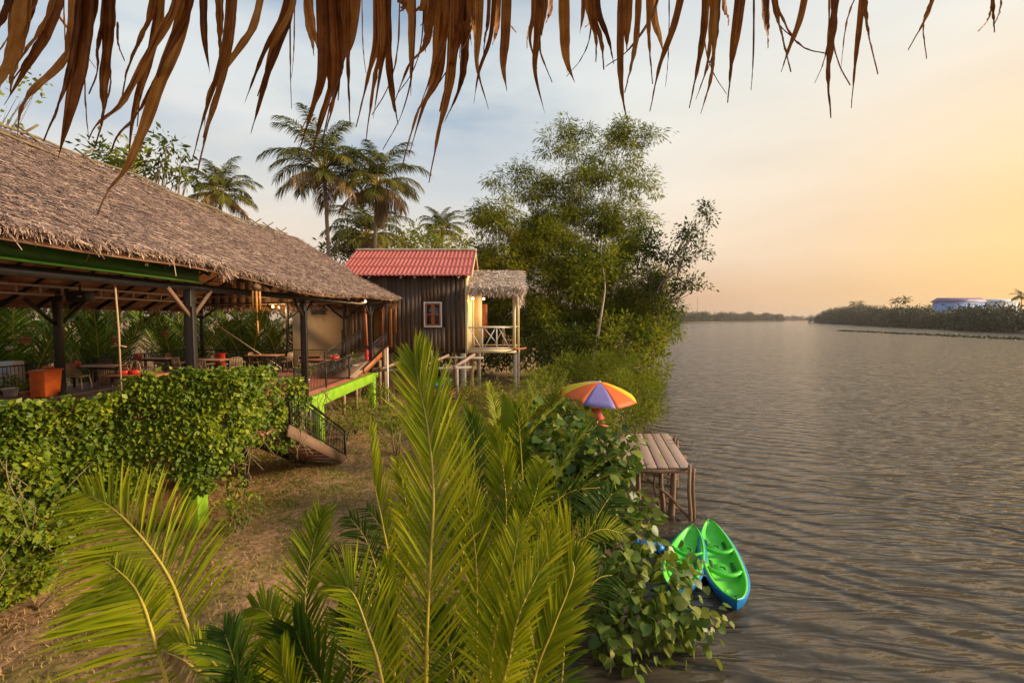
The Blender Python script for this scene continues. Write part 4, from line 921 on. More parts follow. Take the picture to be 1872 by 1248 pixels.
for k in range(8):
    a0 = R(BA[k]); a1 = R(BA[k+1])
    # panel directions: -90 deg faces the camera
    mid = math.degrees((a0+a1)/2) % 360
    cn_ = ['u_orange', 'u_purple', 'u_orange', 'u_yellow', 'u_orange', 'u_yellow', 'u_purple', 'u_yellow'][k]
    s = MB(); V = []; nr, na = 7, 6
    for i in range(nr+1):
        for j in range(na+1):
            a = a0+(a1-a0)*j/na; t_ = i/nr
            q = cpt(a, t_)
            flat = (cpt(a0, t_)*(1-j/na)+cpt(a1, t_)*(j/na))
            V.append(q*.35+flat*.65)
    f = [(i*(na+1)+j, i*(na+1)+j+1, (i+1)*(na+1)+j+1, (i+1)*(na+1)+j) for i in range(nr) for j in range(na)]
    s.add(V, f); o = s.build('canopy_panel', M[cn_], UM, smooth=True); sm = o.modifiers.new('s', 'SOLIDIFY'); sm.thickness = .006
    o['label'] = {'u_yellow': 'yellow panel', 'u_orange': 'orange panel', 'u_purple': 'purple panel'}[cn_]
    s = MB(); s.tube([cpt(a0, 0)-axis_*.02, cpt(a0, .5)-axis_*.02, cpt(a0, 1)-axis_*.01], .008, 5); s.build('rib', M['steel'], UM)
s = MB(); foot = np.array((ux-.05, uy+.45, gz(ux, uy)-.2)); s.tube([foot, um+axis_*.06], .02, 8); s.build('pole', M['white'], UM)
# coral chair board
p = at(1091, 756, 13.1)
BD = empty('beach_chair', (p[0], p[1], gz(p[0], p[1])), 'coral red folding chair standing under the umbrella', 'chair')
s = MB(); q4 = [at(1081, 747, 13.0), at(1096, 745, 13.1), at(1105, 765, 12.9), at(1090, 770, 12.8)]; s.add(q4+[v+(0, .03, 0) for v in q4], [(0,3,2,1),(4,5,6,7),(0,1,5,4),(1,2,6,5),(2,3,7,6),(3,0,4,7)]); s.build('backrest', M['coral'], BD)
s = MB(); s.box(p+(.14, -.12, -.30), (.30, .30, .03)); s.build('seat', M['coral'], BD)
for dx, dy in ((-.08, -.36), (.26, -.36), (-.08, -.04), (.26, -.04)):
    s = MB(); s.tube([p+(dx+.04, dy+.08, -.31), np.array((p[0]+dx+.04, p[1]+dy+.08, gz(p[0], p[1])-.05))], .012, 6); s.build('leg', M['metal_dark'], BD)
p = at(1047, 768, 13.6)
t = empty('small_red_bucket', tuple(p), 'tiny red bucket with a dark lid among the leaves left of the beach chair', 'bucket')
s = MB(); s.lathe(p-(0, 0, .08), [(.055, 0), (.075, .11), (.07, .11), (.05, .01)], 12); s.build('pail', M['coral'], t)
s = MB(); s.lathe(p+(0, 0, .035), [(.08, 0), (.08, .03), (.03, .06)], 12); s.build('lid', M['green_dark'], t)
s = MB(); s.tube([p-(0, 0, .08), (p[0], p[1], gz(p[0], p[1])-.1)], .03, 6); s.build('stake', M['timber'], t)

# ================================================================ kayaks
def kayak(name, A, B, beam, z0, lab, roll=0, cat='kayak', tilt=0):
    A = np.array(A[:2]); B = np.array(B[:2]); Lk = np.linalg.norm(B-A); ang = math.atan2(*(B-A)[::-1])
    loc = ((A[0]+B[0])/2, (A[1]+B[1])/2, z0)
    t = empty(name, (0, 0, 0), lab, cat, 'green and blue kayaks')
    ns = 28; us = np.linspace(-1, 1, ns)
    def hw(u): return beam/2*max(0, (1-abs(u)**2.3))**.72*(1+.10*u)
    def sheer(u): return .20+.12*abs(u)**2.6
    def sec(u, pr): # profile list of (fraction of half width, height)
        h = hw(u)+.004
        out = []
        for f_, z in pr: out.append((u*Lk/2, f_*h, z))
        return out
    def loft(mb, prof, us_, rn=.5):
        V = []
        for u in us_:
            pr = prof(u); full = [(-f_, z) for f_, z in pr[::-1]]+[(f_, z) for f_, z in pr[1:]]
            h = hw(u)+.004
            for f_, z in full: V.append((u*Lk/2, f_*h, z))
        k = len(full)
        f = [(i*k+j, i*k+j+1, (i+1)*k+j+1, (i+1)*k+j) for i in range(len(us_)-1) for j in range(k-1)]
        mb.add(V, f, rn)
    s = MB()
    def hull(u): zs = sheer(u); kz = -.10+.20*abs(u)**4; return [(0, kz), (.45, kz+.01), (.80, kz+.07), (.99, zs*.55), (1.06, zs-.03), (1.03, zs), (.93, zs+.005)]
    loft(s, hull, us); s.build('hull', M['kblue'], t, smooth=True)
    s = MB()
    def deck(u):
        zs = sheer(u); 
        dip = .13 if abs(u) < .82 else .13*max(0, 1-(abs(u)-.82)/.12)
        return [(0, zs-dip), (.55, zs-dip+.005), (.72, zs-dip*.35), (.80, zs+.012), (.935, zs+.012), (.945, zs-.01)]
    loft(s, deck, us); d_ = s.build('deck', M['kgreen'], t, smooth=True)
    # seats: moulded pads, raised cross bars with curved front edge, foot slots, hatch
    for uc in (-.38, .16):
        s = MB(); xc = uc*Lk/2; h = hw(uc)
        V = []; K = 12
        for r_, z in ((0, .115), (.75, .11), (1, .07)):
            for k in range(K):
                a = 2*math.pi*k/K; V.append((xc+r_*math.cos(a)*.30, r_*math.sin(a)*h*.50, z))
        f = [(r_*K+k, r_*K+(k+1) % K, (r_+1)*K+(k+1) % K, (r_+1)*K+k) for r_ in range(2) for k in range(K)]
        s.add(V, f); s.build('seat', M['kgreen'], t, smooth=True)
        for sy in (-1, 1):
          for k in range(5):
            s = MB(); s.beam((xc-.24+k*.07, sy*h*.40, .115), (xc-.24+k*.07, sy*h*.60, .145), .022, .02); s.build('foot_slot', M['kdark'], t)
        s = MB(); s.beam((xc-.05, -.04, .12), (xc-.05, .04, .12), .02, .015); s.beam((xc-.05, .04, .12), (xc+.05, .05, .12), .02, .015)
        s.build('seat_mark', M['kdark'], t)
        s = MB(); s.tube([(xc+.40-.10*abs(v)**2*2, v*hw(uc+.2)*.78, .175+.01*abs(v)) for v in np.linspace(-1, 1, 11)], [.045]*11, 8); s.build('backrest_bar', M['kgreen'], t, smooth=True)
    s = MB(); s.lathe((.70*Lk/2, 0, .125), [(.105, 0), (.11, .02), (.09, .035), (.085, .03), (.01, .035)], 18); s.build('hatch', M['kgreen'], t, smooth=True)
    for u in (-.95, .95):
        s = MB(); s.tube([(u*Lk/2-.05, 0, .315), (u*Lk/2, 0, .335), (u*Lk/2+.05, 0, .315)], .012, 6); s.build('grab_loop', M['black'], t)
    t.location = loc; t.rotation_euler = (roll, tilt, ang)
    return t
a = on(1297, 946, .34); b = on(1347, 1098, .30)
kayak('kayak', a, b, .84, .0, 'green and blue kayak fully in view on the water, the outer of the moored pair')
a = on(1268, 957, .34); b = on(1232, 1076, .30)
kayak('kayak', a, b, .82, .0, 'green and blue kayak half hidden by leaves, between the dock and the other kayak')
p = on(803, 712, 1.35)
kayak('kayak', (p[0]-1.35, p[1]-.2), (p[0]+.45, p[1]+1.7), .75, 1.50, 'green and blue kayak lying on the ground under the cabin', roll=R(14))
p = on(1198, 1000, .2)
t = empty('blue_barrel', (p[0], p[1], 0), 'bright blue plastic float behind the broad leaves beside the moored kayaks', 'float')
s = MB(); s.tube([(p[0]-.42, p[1]+.25, .15), (p[0]-.34, p[1]+.2, .16), (p[0]+.12, p[1]+.02, .16), (p[0]+.2, p[1], .15)], [.06, .12, .12, .06], 14); s.build('body', M['kblue'], t, smooth=True)
s = MB(); s.tube([(p[0]-.36, p[1]+.225, .16), (p[0]-.32, p[1]+.21, .16)], .13, 14); s.tube([(p[0]+.06, p[1]+.045, .16), (p[0]+.10, p[1]+.03, .16)], .13, 14); s.build('rib', M['kblue'], t)

# ================================================================ far shore buildings
D_ = 340
p0 = at(1715, 575, D_); p1 = at(1800, 575, D_); xa, xb = p0[0], p1[0]; zt = at(1750, 551, D_)[2]; zr = at(1750, 544, D_)[2]
B = empty('far_blue_building', ((xa+xb)/2, D_, 1), 'big pale blue building with a violet roof rising above the far right trees', 'building')
s = MB(); s.bx(xa, xb, D_, D_+5, 1, zt); s.build('wall', M['far_blue'], B)
s = MB(); V = [(xa-1.6, D_-.8, zt-.4), (xb+1, D_-.8, zt-.4), (xb+1, D_+5.8, zt-.4), (xa-1.6, D_+5.8, zt-.4), (xa+1.0, D_+2.5, zr), (xb-.5, D_+2.5, zr)]
s.add(V, [(0,1,5,4),(1,2,5),(2,3,4,5),(3,0,4),(3,2,1,0)]); s.build('roof', M['far_roof'], B)
for px in (1724, 1753):
    q = at(px, 557, D_); s = MB(); s.bx(q[0]-1.1, q[0]+1.1, D_-.12, D_-.02, q[2]-.7, q[2]+.7); s.build('window', M['glass'], B)
q = at(1750, 557, D_); s = MB(); s.bx(q[0]-.15, q[0]+.15, D_-.15, D_-.01, 2, zt); s.build('downpipe', M['far_roof'], B)
q0 = at(1812, 560, 420); q1 = at(1860, 560, 420)
B = empty('far_pale_building', ((q0[0]+q1[0])/2, 420, 1), 'low pale building almost hidden by trees, right of the blue one', 'building')
s = MB(); zq = at(1830, 551, 420)[2]; s.bx(q0[0], q1[0], 420, 432, 1, zq); s.build('wall', M['far_pale'], B)
s = MB(); V = [(q0[0]-1, 419, zq-.3), (q1[0]+1, 419, zq-.3), (q1[0]+1, 433, zq-.3), (q0[0]-1, 433, zq-.3), (q0[0]+3, 426, zq+2.4), (q1[0]-3, 426, zq+2.4)]
s.add(V, [(0,1,5,4),(1,2,5),(2,3,4,5),(3,0,4),(3,2,1,0)]); s.build('roof', M['far_pale'], B)
q = at(1275, 575, 900)
s = MB(); s.beam((q[0], 900, 1), (q[0], 900, at(1275, 543, 900)[2]), .8, .8)
tag(s.build('radio_mast', M['steel'], loc=(q[0], 900, 1)), 'hair-thin radio mast far off above the left bank', 'mast')
# ================================================================ palms
def crom(P, n):
    P = np.asarray(P, float); t = np.linspace(0, len(P)-1, n); out = []
    Q = np.vstack([2*P[0]-P[1], P, 2*P[-1]-P[-2]])
    for u in t:
        i = min(int(u), len(P)-2); f = u-i; p0, p1, p2, p3 = Q[i:i+4]
        out.append(.5*((2*p1)+(-p0+p2)*f+(2*p0-5*p1+4*p2-p3)*f*f+(-p0+3*p1-3*p2+p3)*f**3))
    return np.array(out)
def frond(ml, mr, P, N, L=.7, n=50, ang=(58, 22), width=.045, droop=.25, seg=4, fold=True, lift=.25, r0=.02, r1=.004, start=.12, sides=(1, 1), jit=.06, rnd=(.3, .8), gap=0, twist=.25, mi=0, lprof=None):
    """one pinnate leaf: P control points of the midrib, N direction its face looks"""
    K = 48; c = crom(P, K); s_ = np.linspace(0, 1, K)
    T = unit(np.gradient(c, axis=0))
    rr = np.interp(s_, [0, 1], [r0, r1])
    if mr is not None: mr.tube(c[::2] if len(c) > 20 else c, rr[::2], 5, rnd=.5)
    N = unit(np.array(N, float))
    for side, k in ((-1, sides[0]), (1, sides[1])):
        if k == 0: continue
        t = np.linspace(start, .995, n)+rng.normal(0, .25/n, n); t = np.clip(t, 0, 1)
        if gap: t = t[rng.random(n) > gap]
        m = len(t)
        p = np.stack([np.interp(t, s_, c[:, i]) for i in range(3)], 1); tt = unit(np.stack([np.interp(t, s_, T[:, i]) for i in range(3)], 1))
        S = unit(np.cross(tt, N))*side; Nn = np.cross(S*side, tt)*1.0
        Nn = unit(Nn)
        a = np.radians(ang[0]+(ang[1]-ang[0])*t+rng.normal(0, 3.5, m))
        d = np.cos(a)[:, None]*tt+np.sin(a)[:, None]*S+(lift+rng.normal(0, jit, m))[:, None]*Nn
        d = unit(d+rng.normal(0, jit*.5, (m, 3)))
        if lprof is None: lp_ = np.interp(t, [0, .12, .4, .75, 1], [.45, .75, 1, .8, .42])
        else: lp_ = np.interp(t, *lprof)
        Lm = L*k*lp_*rng.uniform(.9, 1.06, m)
        wv = unit(np.cross(d, Nn)*1.0); wv = unit(wv+Nn*rng.normal(0, twist, m)[:, None])
        fn = unit(np.cross(wv, d))
        u = np.linspace(0, 1, seg+1)
        prof = np.interp(u, [0, .12, .35, .8, 1], [.45, .9, 1, .6, .03])*width
        cols_ = 3 if fold else 2
        dr = droop*rng.uniform(.6, 1.4, m)
        cen = p[:, None, :]+(u[None, :]*Lm[:, None])[..., None]*d[:, None, :]
        cen[:, :, 2] -= (dr*Lm)[:, None]*u[None, :]**2.2
        V = []
        for j, off in enumerate((-.5, 0, .5) if fold else (-.5, .5)):
            q = cen+off*prof[None, :, None]*wv[:, None, :]*1.0
            if fold and j == 1: q = q-(prof[None, :, None]*.22)*fn[:, None, :]
            V.append(q)
        V = np.stack(V, 2).reshape(-1, 3)  # m, seg+1, cols
        per = (seg+1)*cols_
        base = np.array([[i*cols_+j, i*cols_+j+1, (i+1)*cols_+j+1, (i+1)*cols_+j] for i in range(seg) for j in range(cols_-1)]).ravel()
        lp = (base[None, :]+(np.arange(m)*per)[:, None]).ravel().astype(np.int32)
        nf = seg*(cols_-1)
        rn = np.repeat(np.clip(rng.uniform(rnd[0], rnd[1], m), 0, 1), nf)
        tipf = np.tile(np.repeat(np.linspace(0, .18, seg), cols_-1), m)
        ml.raw(V, lp, np.full(m*nf, 4, np.int32), np.clip(rn+tipf, 0, 1), mi)

def arch(base, az, e0, bend, Lf, k=8):
    P = [np.array(base, float)]; st = Lf/k; e = R(e0)
    for i in range(k):
        P.append(P[-1]+st*np.array((math.cos(az)*math.cos(e), math.sin(az)*math.cos(e), math.sin(e)))); e -= R(bend)/k*(.5+i/(k-1))
    return np.array(P)
def face(az, e): return np.array((-math.cos(az)*math.sin(e), -math.sin(az)*math.sin(e), math.cos(e)))

# --- foreground nipa palm: midribs read off the photo, each with its own depth
toward = np.array((0, -1.0, .35))
def fg(root, pts, **k):
    ml = MB(); mr = MB(); P = [at(*q) for q in pts]; N = k.pop('N', toward)
    mt = k.pop('mt', 'nipa')
    frond(ml, mr, P, N, **k)
    o = ml.build('frond', M[mt], root); mr.build('midrib', M['rachis'], o, smooth=True); return o
NG = 'nipa palms in the foreground'
A1 = empty('nipa_palm', (-.75, 4.4, gz(-.75, 4.4)), 'tallest yellow-green nipa palm in the middle foreground, its central leaf reaching the cabin', 'palm', NG)
fg(A1, [(790,1560,4.0),(779,1248,4.05),(786,1050,4.2),(793,900,4.45),(782,780,4.8),(766,705,5.05),(756,650,5.3)], L=.84, n=100, ang=(42, 13), width=0.0288, droop=.08, lift=.08, start=.08, r0=.024, r1=.004, rnd=(.38, .95), sides=(.88, 1.1), lprof=([0,.2,.45,.7,.9,1],[.55,.85,1,.95,.7,.35]))
fg(A1, [(690,1250,5.6),(712,1060,5.5),(700,960,5.5),(684,880,5.6),(676,790,5.8)], L=.60, n=46, ang=(34, 12), width=0.0284, droop=.05, lift=.05, sides=(.06, 1.05), rnd=(.55, .98), r0=.016, N=(.25,-1,.2))
fg(A1, [(735,1100,5.2),(748,1000,5.3),(742,920,5.4),(728,845,5.5)], L=.42, n=34, ang=(48, 20), width=0.0288, droop=.2, rnd=(.5, 1), r0=.012)
A2 = empty('nipa_palm', (.25, 5.6, gz(.25, 5.6)), 'nipa palm just right of the tall central leaf, with broad upright leaves', 'palm', NG)
fg(A2, [(868,1300,5.0),(872,1150,5.1),(868,1000,5.2),(842,860,5.5),(812,740,5.9)], L=.62, n=66, ang=(38, 14), width=0.0302, droop=.06, lift=.08, rnd=(.35, .85), r0=.018, mt='nipa')
fg(A2, [(880,1250,5.3),(905,1100,5.4),(925,960,5.6),(920,860,5.9),(905,790,6.2)], L=.62, n=60, ang=(46, 16), width=0.0284, droop=.1, rnd=(.3, .8), r0=.016, N=(-.3,-1,.3))
fg(A2, [(890,1240,5.2),(930,1090,5.3),(955,980,5.4),(980,900,5.6),(990,850,5.8)], L=.55, n=54, ang=(58, 24), width=0.0266, droop=.25, rnd=(.3, .75), r0=.014, N=(-.5,-1,.3))
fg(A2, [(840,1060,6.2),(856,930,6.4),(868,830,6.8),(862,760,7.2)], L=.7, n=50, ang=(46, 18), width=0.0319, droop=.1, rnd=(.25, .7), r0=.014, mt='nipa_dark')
A3 = empty('nipa_palm', (.3, 3.6, gz(.3, 3.6)), 'nipa palm at the bottom edge, right of centre, with two wide curling leaves', 'palm', NG)
fg(A3, [(845,1520,3.4),(893,1250,3.5),(908,1150,3.6),(935,1050,3.7),(950,960,3.9)], L=.46, n=58, ang=(60, 26), width=0.0249, droop=.18, lift=.15, rnd=(.4, .95), r0=.016, sides=(1, .6), N=(-.2,-1,.5))
fg(A3, [(930,1500,3.5),(975,1250,3.6),(1010,1150,3.7),(1048,1050,3.85),(1040,1010,3.95)], L=.74, n=84, ang=(44, 22), width=0.0292, droop=.08, lift=.06, rnd=(.3, .85), r0=.016, sides=(1.25, .55), N=(.1,-1,.45))
fg(A3, [(870,1400,3.3),(925,1230,3.4),(950,1120,3.5),(1000,1010,3.8),(990,960,4.0)], L=.40, n=60, ang=(40, 18), width=0.0266, droop=.1, rnd=(.45, .95), r0=.012, N=(-.3,-1,.3))
A4 = empty('nipa_palm', (-1.3, 3.4, gz(-1.3, 3.4)), 'nipa palm at the bottom edge, left of centre, one leaf curling to the left', 'palm', NG)
fg(A4, [(735,1500,3.5),(700,1250,3.6),(672,1150,3.7),(642,1080,3.8),(598,1068,3.9)], L=.50, n=62, ang=(62, 26), width=0.0249, droop=.10, lift=.12, rnd=(.4, .95), r0=.016, sides=(.62, 1.15), N=(.2,-1,.55))
fg(A4, [(725,1480,3.9),(722,1250,3.9),(716,1120,4.0),(712,1030,4.1)], L=.55, n=40, ang=(20, 8), width=0.0319, droop=.02, rnd=(.5, .9), r0=.014, sides=(.7, .7))
fg(A4, [(715,1330,3.9),(708,1180,3.95),(712,1080,4.0),(716,1020,4.1)], L=.12, n=24, ang=(20, 10), width=0.0266, droop=1.5, rnd=(.2, .6), r0=.02, mt='vine')
A5 = empty('nipa_palm', (-2.7, 4.0, gz(-2.7, 4.0)), 'nipa palm low at the left with a big fan leaf before the vine hedge', 'palm', NG)
fg(A5, [(430,1380,3.9),(345,1150,4.1),(312,1060,4.25),(262,985,4.4),(205,928,4.6),(150,900,4.75)], L=.92, n=84, ang=(62, 34), width=0.0219, droop=.16, lift=.12, rnd=(.45, 1), r0=.022, sides=(1, .95), N=(.1,-1,.7), start=.2, lprof=([0,.3,.6,.85,1],[.7,1,.95,.6,.3]))
fg(A5, [(350,1400,3.7),(287,1185,3.85),(262,1105,3.95),(235,1060,4.1),(175,1010,4.3)], L=.86, n=62, ang=(74, 46), width=0.0297, droop=.14, lift=.1, rnd=(.35, .85), r0=.018, sides=(1, .35), N=(.1,-1,.8))
fg(A5, [(420,1380,3.6),(405,1240,3.7),(372,1195,3.75),(330,1175,3.8),(295,1180,3.85)], L=.34, n=44, ang=(58, 30), width=0.0235, droop=.3, rnd=(.45, .95), r0=.012, sides=(.6, 1), N=(.2,-.8,1))
fg(A5, [(470,1260,3.6),(430,1235,3.6),(370,1228,3.62),(335,1205,3.65),(300,1190,3.7)], L=.10, n=30, ang=(80, 60), width=0.0391, droop=.9, rnd=(.96, 1), r0=.02, mt='coco_dry')
A6 = empty('nipa_palm', (-1.9, 4.6, gz(-1.9, 4.6)), 'darker nipa palm low between the left fan leaf and the central palm', 'palm', NG)
fg(A6, [(600,1420,4.2),(580,1250,4.4),(558,1120,4.6),(570,1010,4.9),(588,940,5.1)], L=.55, n=64, ang=(56, 24), width=0.0288, droop=.12, rnd=(.15, .6), r0=.016, mt='nipa', jit=.1)
fg(A6, [(560,1400,4.0),(525,1250,4.1),(515,1170,4.2),(490,1120,4.3),(460,1110,4.4)], L=.5, n=50, ang=(66, 36), width=0.0284, droop=.35, rnd=(.2, .6), r0=.014, sides=(.8, 1), mt='nipa', N=(.2,-1,.8))
fg(A6, [(620,1400,3.8),(600,1280,3.8),(560,1200,3.9),(540,1150,4.0)], L=.6, n=46, ang=(50, 24), width=0.0288, droop=.1, rnd=(.2, .6), r0=.014, mt='nipa_dark')
fg(A6, [(560,1420,3.4),(540,1300,3.5),(520,1230,3.6),(515,1190,3.7)], L=.34, n=40, ang=(45, 20), width=0.0213, droop=.05, rnd=(.4, .8), r0=.012)
A7 = empty('nipa_palm', (-1.4, 6.4, gz(-1.4, 6.4)), 'small dull nipa palm on the lawn edge just left of the central palm', 'palm', NG)
fg(A7, [(700,1130,5.9),(690,1050,6.0),(668,985,6.2),(640,945,6.4)], L=.5, n=36, ang=(60, 30), width=0.0213, droop=.3, rnd=(.1, .5), r0=.012, mt='nipa_dark')
fg(A7, [(700,1130,6.0),(715,1050,6.1),(705,980,6.3),(672,930,6.6)], L=.45, n=36, ang=(60, 30), width=0.0213, droop=.25, rnd=(.2, .6), r0=.012, mt='nipa_dark')
fg(A7, [(690,1140,5.8),(660,1060,5.9),(630,1020,6.0),(600,1010,6.1)], L=.4, n=30, ang=(60, 36), width=0.0195, droop=.3, rnd=(.1, .5), r0=.01, mt='nipa_dark')
A8 = empty('nipa_palm', (1.1, 6.4, gz(1.1, 6.4)), 'nipa palm leaning over the water, one leaf arching right before the broad-leaved shrub', 'palm', NG)
fg(A8, [(930,1200,5.8),(985,1080,6.0),(1040,1005,6.2),(1095,968,6.3),(1140,975,6.4)], L=.42, n=52, ang=(70, 44), width=0.0177, droop=.15, rnd=(.35, .8), r0=.012, sides=(1, .6), N=(-.2,-1,.8), mt='nipa')
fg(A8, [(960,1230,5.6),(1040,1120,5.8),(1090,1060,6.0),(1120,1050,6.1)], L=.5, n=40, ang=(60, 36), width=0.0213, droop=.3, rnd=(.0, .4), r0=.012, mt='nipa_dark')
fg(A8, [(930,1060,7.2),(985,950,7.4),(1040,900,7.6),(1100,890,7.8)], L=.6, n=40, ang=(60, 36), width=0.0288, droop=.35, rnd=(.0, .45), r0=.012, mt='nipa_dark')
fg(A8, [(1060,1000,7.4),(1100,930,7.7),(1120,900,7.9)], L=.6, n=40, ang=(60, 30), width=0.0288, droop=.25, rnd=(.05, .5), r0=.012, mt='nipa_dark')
# --- second row, behind
def nipa_row(root, base, n, Lf, L, rnd=(.2, .7), mt='nipa_dark', seed=0, wid=.03, segs=3, nn=44, azs=None, e=(68, 86), dr=.25, bend=(20, 55)):
    for i in range(n):
        az = rng.uniform(0, 2*math.pi) if azs is None else azs[i % len(azs)]+rng.normal(0, .2)
        e0 = rng.uniform(*e); P = arch(base, az, e0, rng.uniform(*bend), Lf*rng.uniform(.75, 1.1))
        ml = MB(); mr = MB(); frond(ml, mr, P, face(az, R(e0-20)), L=L, n=nn, width=wid, droop=dr, seg=segs, fold=False, rnd=rnd, r0=.025, r1=.005, start=.25)
        o = ml.build('frond', M[mt], root); mr.build('midrib', M['rachis'], o)
MG = 'nipa palms between lawn and water'
for px, py, D_, Lf, n, mt, lab in ((885,700,9.5,1.0,7,'nipa','half-grown nipa palm seen just left of the broad-leaved shrub top'),
                           (800,700,13.0,1.0,6,'bush','yellowish young nipa palm below the timber frame'),
                           (925,640,11.0,1.0,7,'nipa','green nipa palm with a broad upright leaf below the porch'),
                           (990,700,14.5,1.0,7,'bush','straw-tinted nipa palm left of the umbrella'),
                           (960,740,8.3,1.0,6,'nipa_dark','dark nipa palm tucked in front of the broad-leaved shrub')):
    top = at(px, py, D_); z0 = gz(top[0], D_); Hh = (top[2]-z0)
    Hh = {885: 2.6, 800: 2.6, 925: 2.6, 990: 2.3, 960: 2.6}[px]
    root = empty('nipa_palm', (top[0], D_, z0), lab, 'palm', MG)
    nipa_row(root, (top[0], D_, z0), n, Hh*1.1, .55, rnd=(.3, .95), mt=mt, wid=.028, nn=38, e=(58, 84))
# one broad undivided young leaf
bl = MB(); P = [at(928,860,9.5), at(930,800,9.6), at(928,750,9.7), at(918,712,9.9)]
c_ = crom(P, 12); wv = np.array((1, -.2, 0)); V = []
for i, q in enumerate(c_): w_ = .17*math.sin(math.pi*min(1, .12+i/11*.88))**.8; V += [q-wv*w_, q-(0, -.03, 0), q+wv*w_]
bl.add(V, [(i*3+j, i*3+j+1, i*3+j+4, i*3+j+3) for i in range(11) for j in range(2)], .5)
for q_ in ((470,1440,3.6,430,1215,3.5,0),(540,1460,4.3,500,1260,4.5,1),(620,1400,4.6,640,1180,5.0,2),(400,1500,3.4,445,1290,3.3,3),(830,1400,4.6,820,1180,5.0,4),(1000,1380,4.4,1030,1150,4.7,5)):
    A_ = (A5, A6, A6, A5, A1, A3)[q_[6]]
    fg(A_, [(q_[0],q_[1],q_[2]),((q_[0]+q_[3])/2+10,(q_[1]+q_[4])/2,(q_[2]+q_[5])/2),(q_[3],q_[4],q_[5]),(q_[3]-20,q_[4]-60,q_[5]+.2)], L=.5, n=50, ang=(58, 26), width=.026, droop=.2, rnd=(.05, .55), r0=.014, mt='nipa_dark', N=(rng.normal(0,.4),-1,.6))
t = empty('broad_leaf_plant', tuple(P[0]-(0, 0, .5)), 'single broad banana-like leaf standing left of the broad-leaved shrub', 'plant')
bl.build('leaf_blade', M['nipa'], t, smooth=True); s = MB(); s.tube([np.array((P[0][0], P[0][1], gz(P[0][0], P[0][1]))), P[0], P[-1]], .012, 5); s.build('stem', M['rachis'], t)

# --- nipa thicket behind the pavilion (shared meshes)
def nipa_proto():
    root = empty('nipa_palm', (0, 0, 0), 'x', 'palm')
    for i in range(9):
        az = i*2*math.pi/9+rng.normal(0, .2); e0 = rng.uniform(62, 86); P = arch((0, 0, 0), az, e0, rng.uniform(20, 60), rng.uniform(4.6, 6.6))
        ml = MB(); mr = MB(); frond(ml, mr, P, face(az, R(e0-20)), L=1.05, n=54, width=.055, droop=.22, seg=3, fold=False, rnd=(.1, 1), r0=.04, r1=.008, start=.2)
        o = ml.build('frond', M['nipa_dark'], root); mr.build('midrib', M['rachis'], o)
    return root
NP = [nipa_proto() for _ in range(3)]
BG = 'nipa palms in the thicket behind the pavilion'
spots = [(-18.5, 9), (-20, 12), (-18.6, 13.6), (-21.5, 15.5), (-18.8, 17), (-21, 19), (-18.6, 20.5), (-21.5, 23), (-18.0, 24.5), (-15.2, 26), (-13.6, 27.5), (-16.5, 29), (-20, 27), (-24, 20), (-24, 26), (-13.0, 31), (-23, 12), (-19.5, 32), (-17.5, 27), (-22, 30)]
for i, (x, y) in enumerate(spots):
    o = NP[i] if i < 3 else copy_tree(NP[i % 3])
    o.location = (x, y, 1.0); o.rotation_euler.z = rng.uniform(0, 6.28); sc_ = rng.uniform(.85, 1.12); o.scale = (sc_,)*3
    tag(o, 'tall dark green nipa palm in the dense thicket behind the pavilion deck', group=BG)

# ================================================================ coconut palms
def coconut(H, nf=26, Lf=3.6, seed=1, L=.8, lean=(0, 0), young=False):
    root = empty('coconut_palm', (0, 0, 0), 'x', 'palm')
    s = MB(); top = np.array((lean[0], lean[1], H)); 
    pts = [np.array((lean[0]*u**1.7, lean[1]*u**1.7, H*u)) for u in np.linspace(0, 1, 14)]
    s.tube(pts, [.22]+[.17-.05*u for u in np.linspace(0, 1, 13)], 9); s.build('trunk', M['bark'], root, smooth=True)
    for i in range(nf):
        az = i*2.399+rng.normal(0, .12); u = i/(nf-1); e0 = 82-u*100+rng.normal(0, 5)
        bend = 55+45*(1-abs(u-.35)) if u < .8 else 45
        P = arch(top+np.array((math.cos(az)*.12, math.sin(az)*.12, .1-.4*u)), az, e0, bend, Lf*rng.uniform(.88, 1.08)*(.72+.28*math.sin(math.pi*min(1, u+.25))))
        ml = MB(); mr = MB(); dry = u > .9
        frond(ml, mr, P, face(az, R(max(e0, -60))), L=L, n=70, ang=(70, 34), width=.055, droop=.6 if not dry else 1.0, seg=3, fold=False, lift=.05, rnd=(.1, .7) if u < .5 else (.4, 1), r0=.045, r1=.008, start=.16, jit=.1, twist=.5)
        o = ml.build('frond', M['coco_dry' if dry else 'coco'], root); mr.build('midrib', M['rachis'], o)
    s = MB()
    for k in range(9):
        a = k*.7; q = top+np.array((math.cos(a)*.30, math.sin(a)*.30, -.35-.16*(k % 3)))
        s.lathe(q, [(.02, -.13), (.10, -.06), (.12, 0), (.09, .09), (.02, .13)], 8, rnd=rng.random())
    s.build('coconut_cluster', M['shutter'], root, smooth=True)
    return root
def put(root, px, py, D_, H, lab, rz=0, sc_=1, lean=(0, 0)):
    p = at(px, py, D_); root.location = (p[0]-lean[0], D_-lean[1], p[2]-H*sc_); root.scale = (sc_,)*3; root.rotation_euler.z = rz
    tag(root, lab)
c1 = coconut(13.6, 29, 4.8, L=1.15, lean=(-.35, 0)); put(c1, 592, 308, 34, 13.6, 'tallest coconut palm, left of the twin pair, its bare trunk rising behind the thatch', 0, 1, (-.35, 0))
c2 = coconut(12.8, 27, 4.2, L=1.1, lean=(.5, 0)); put(c2, 690, 335, 35, 12.8, 'coconut palm just right of the tallest one, dry leaves bunched under its crown', 0, 1, (.5, 0))
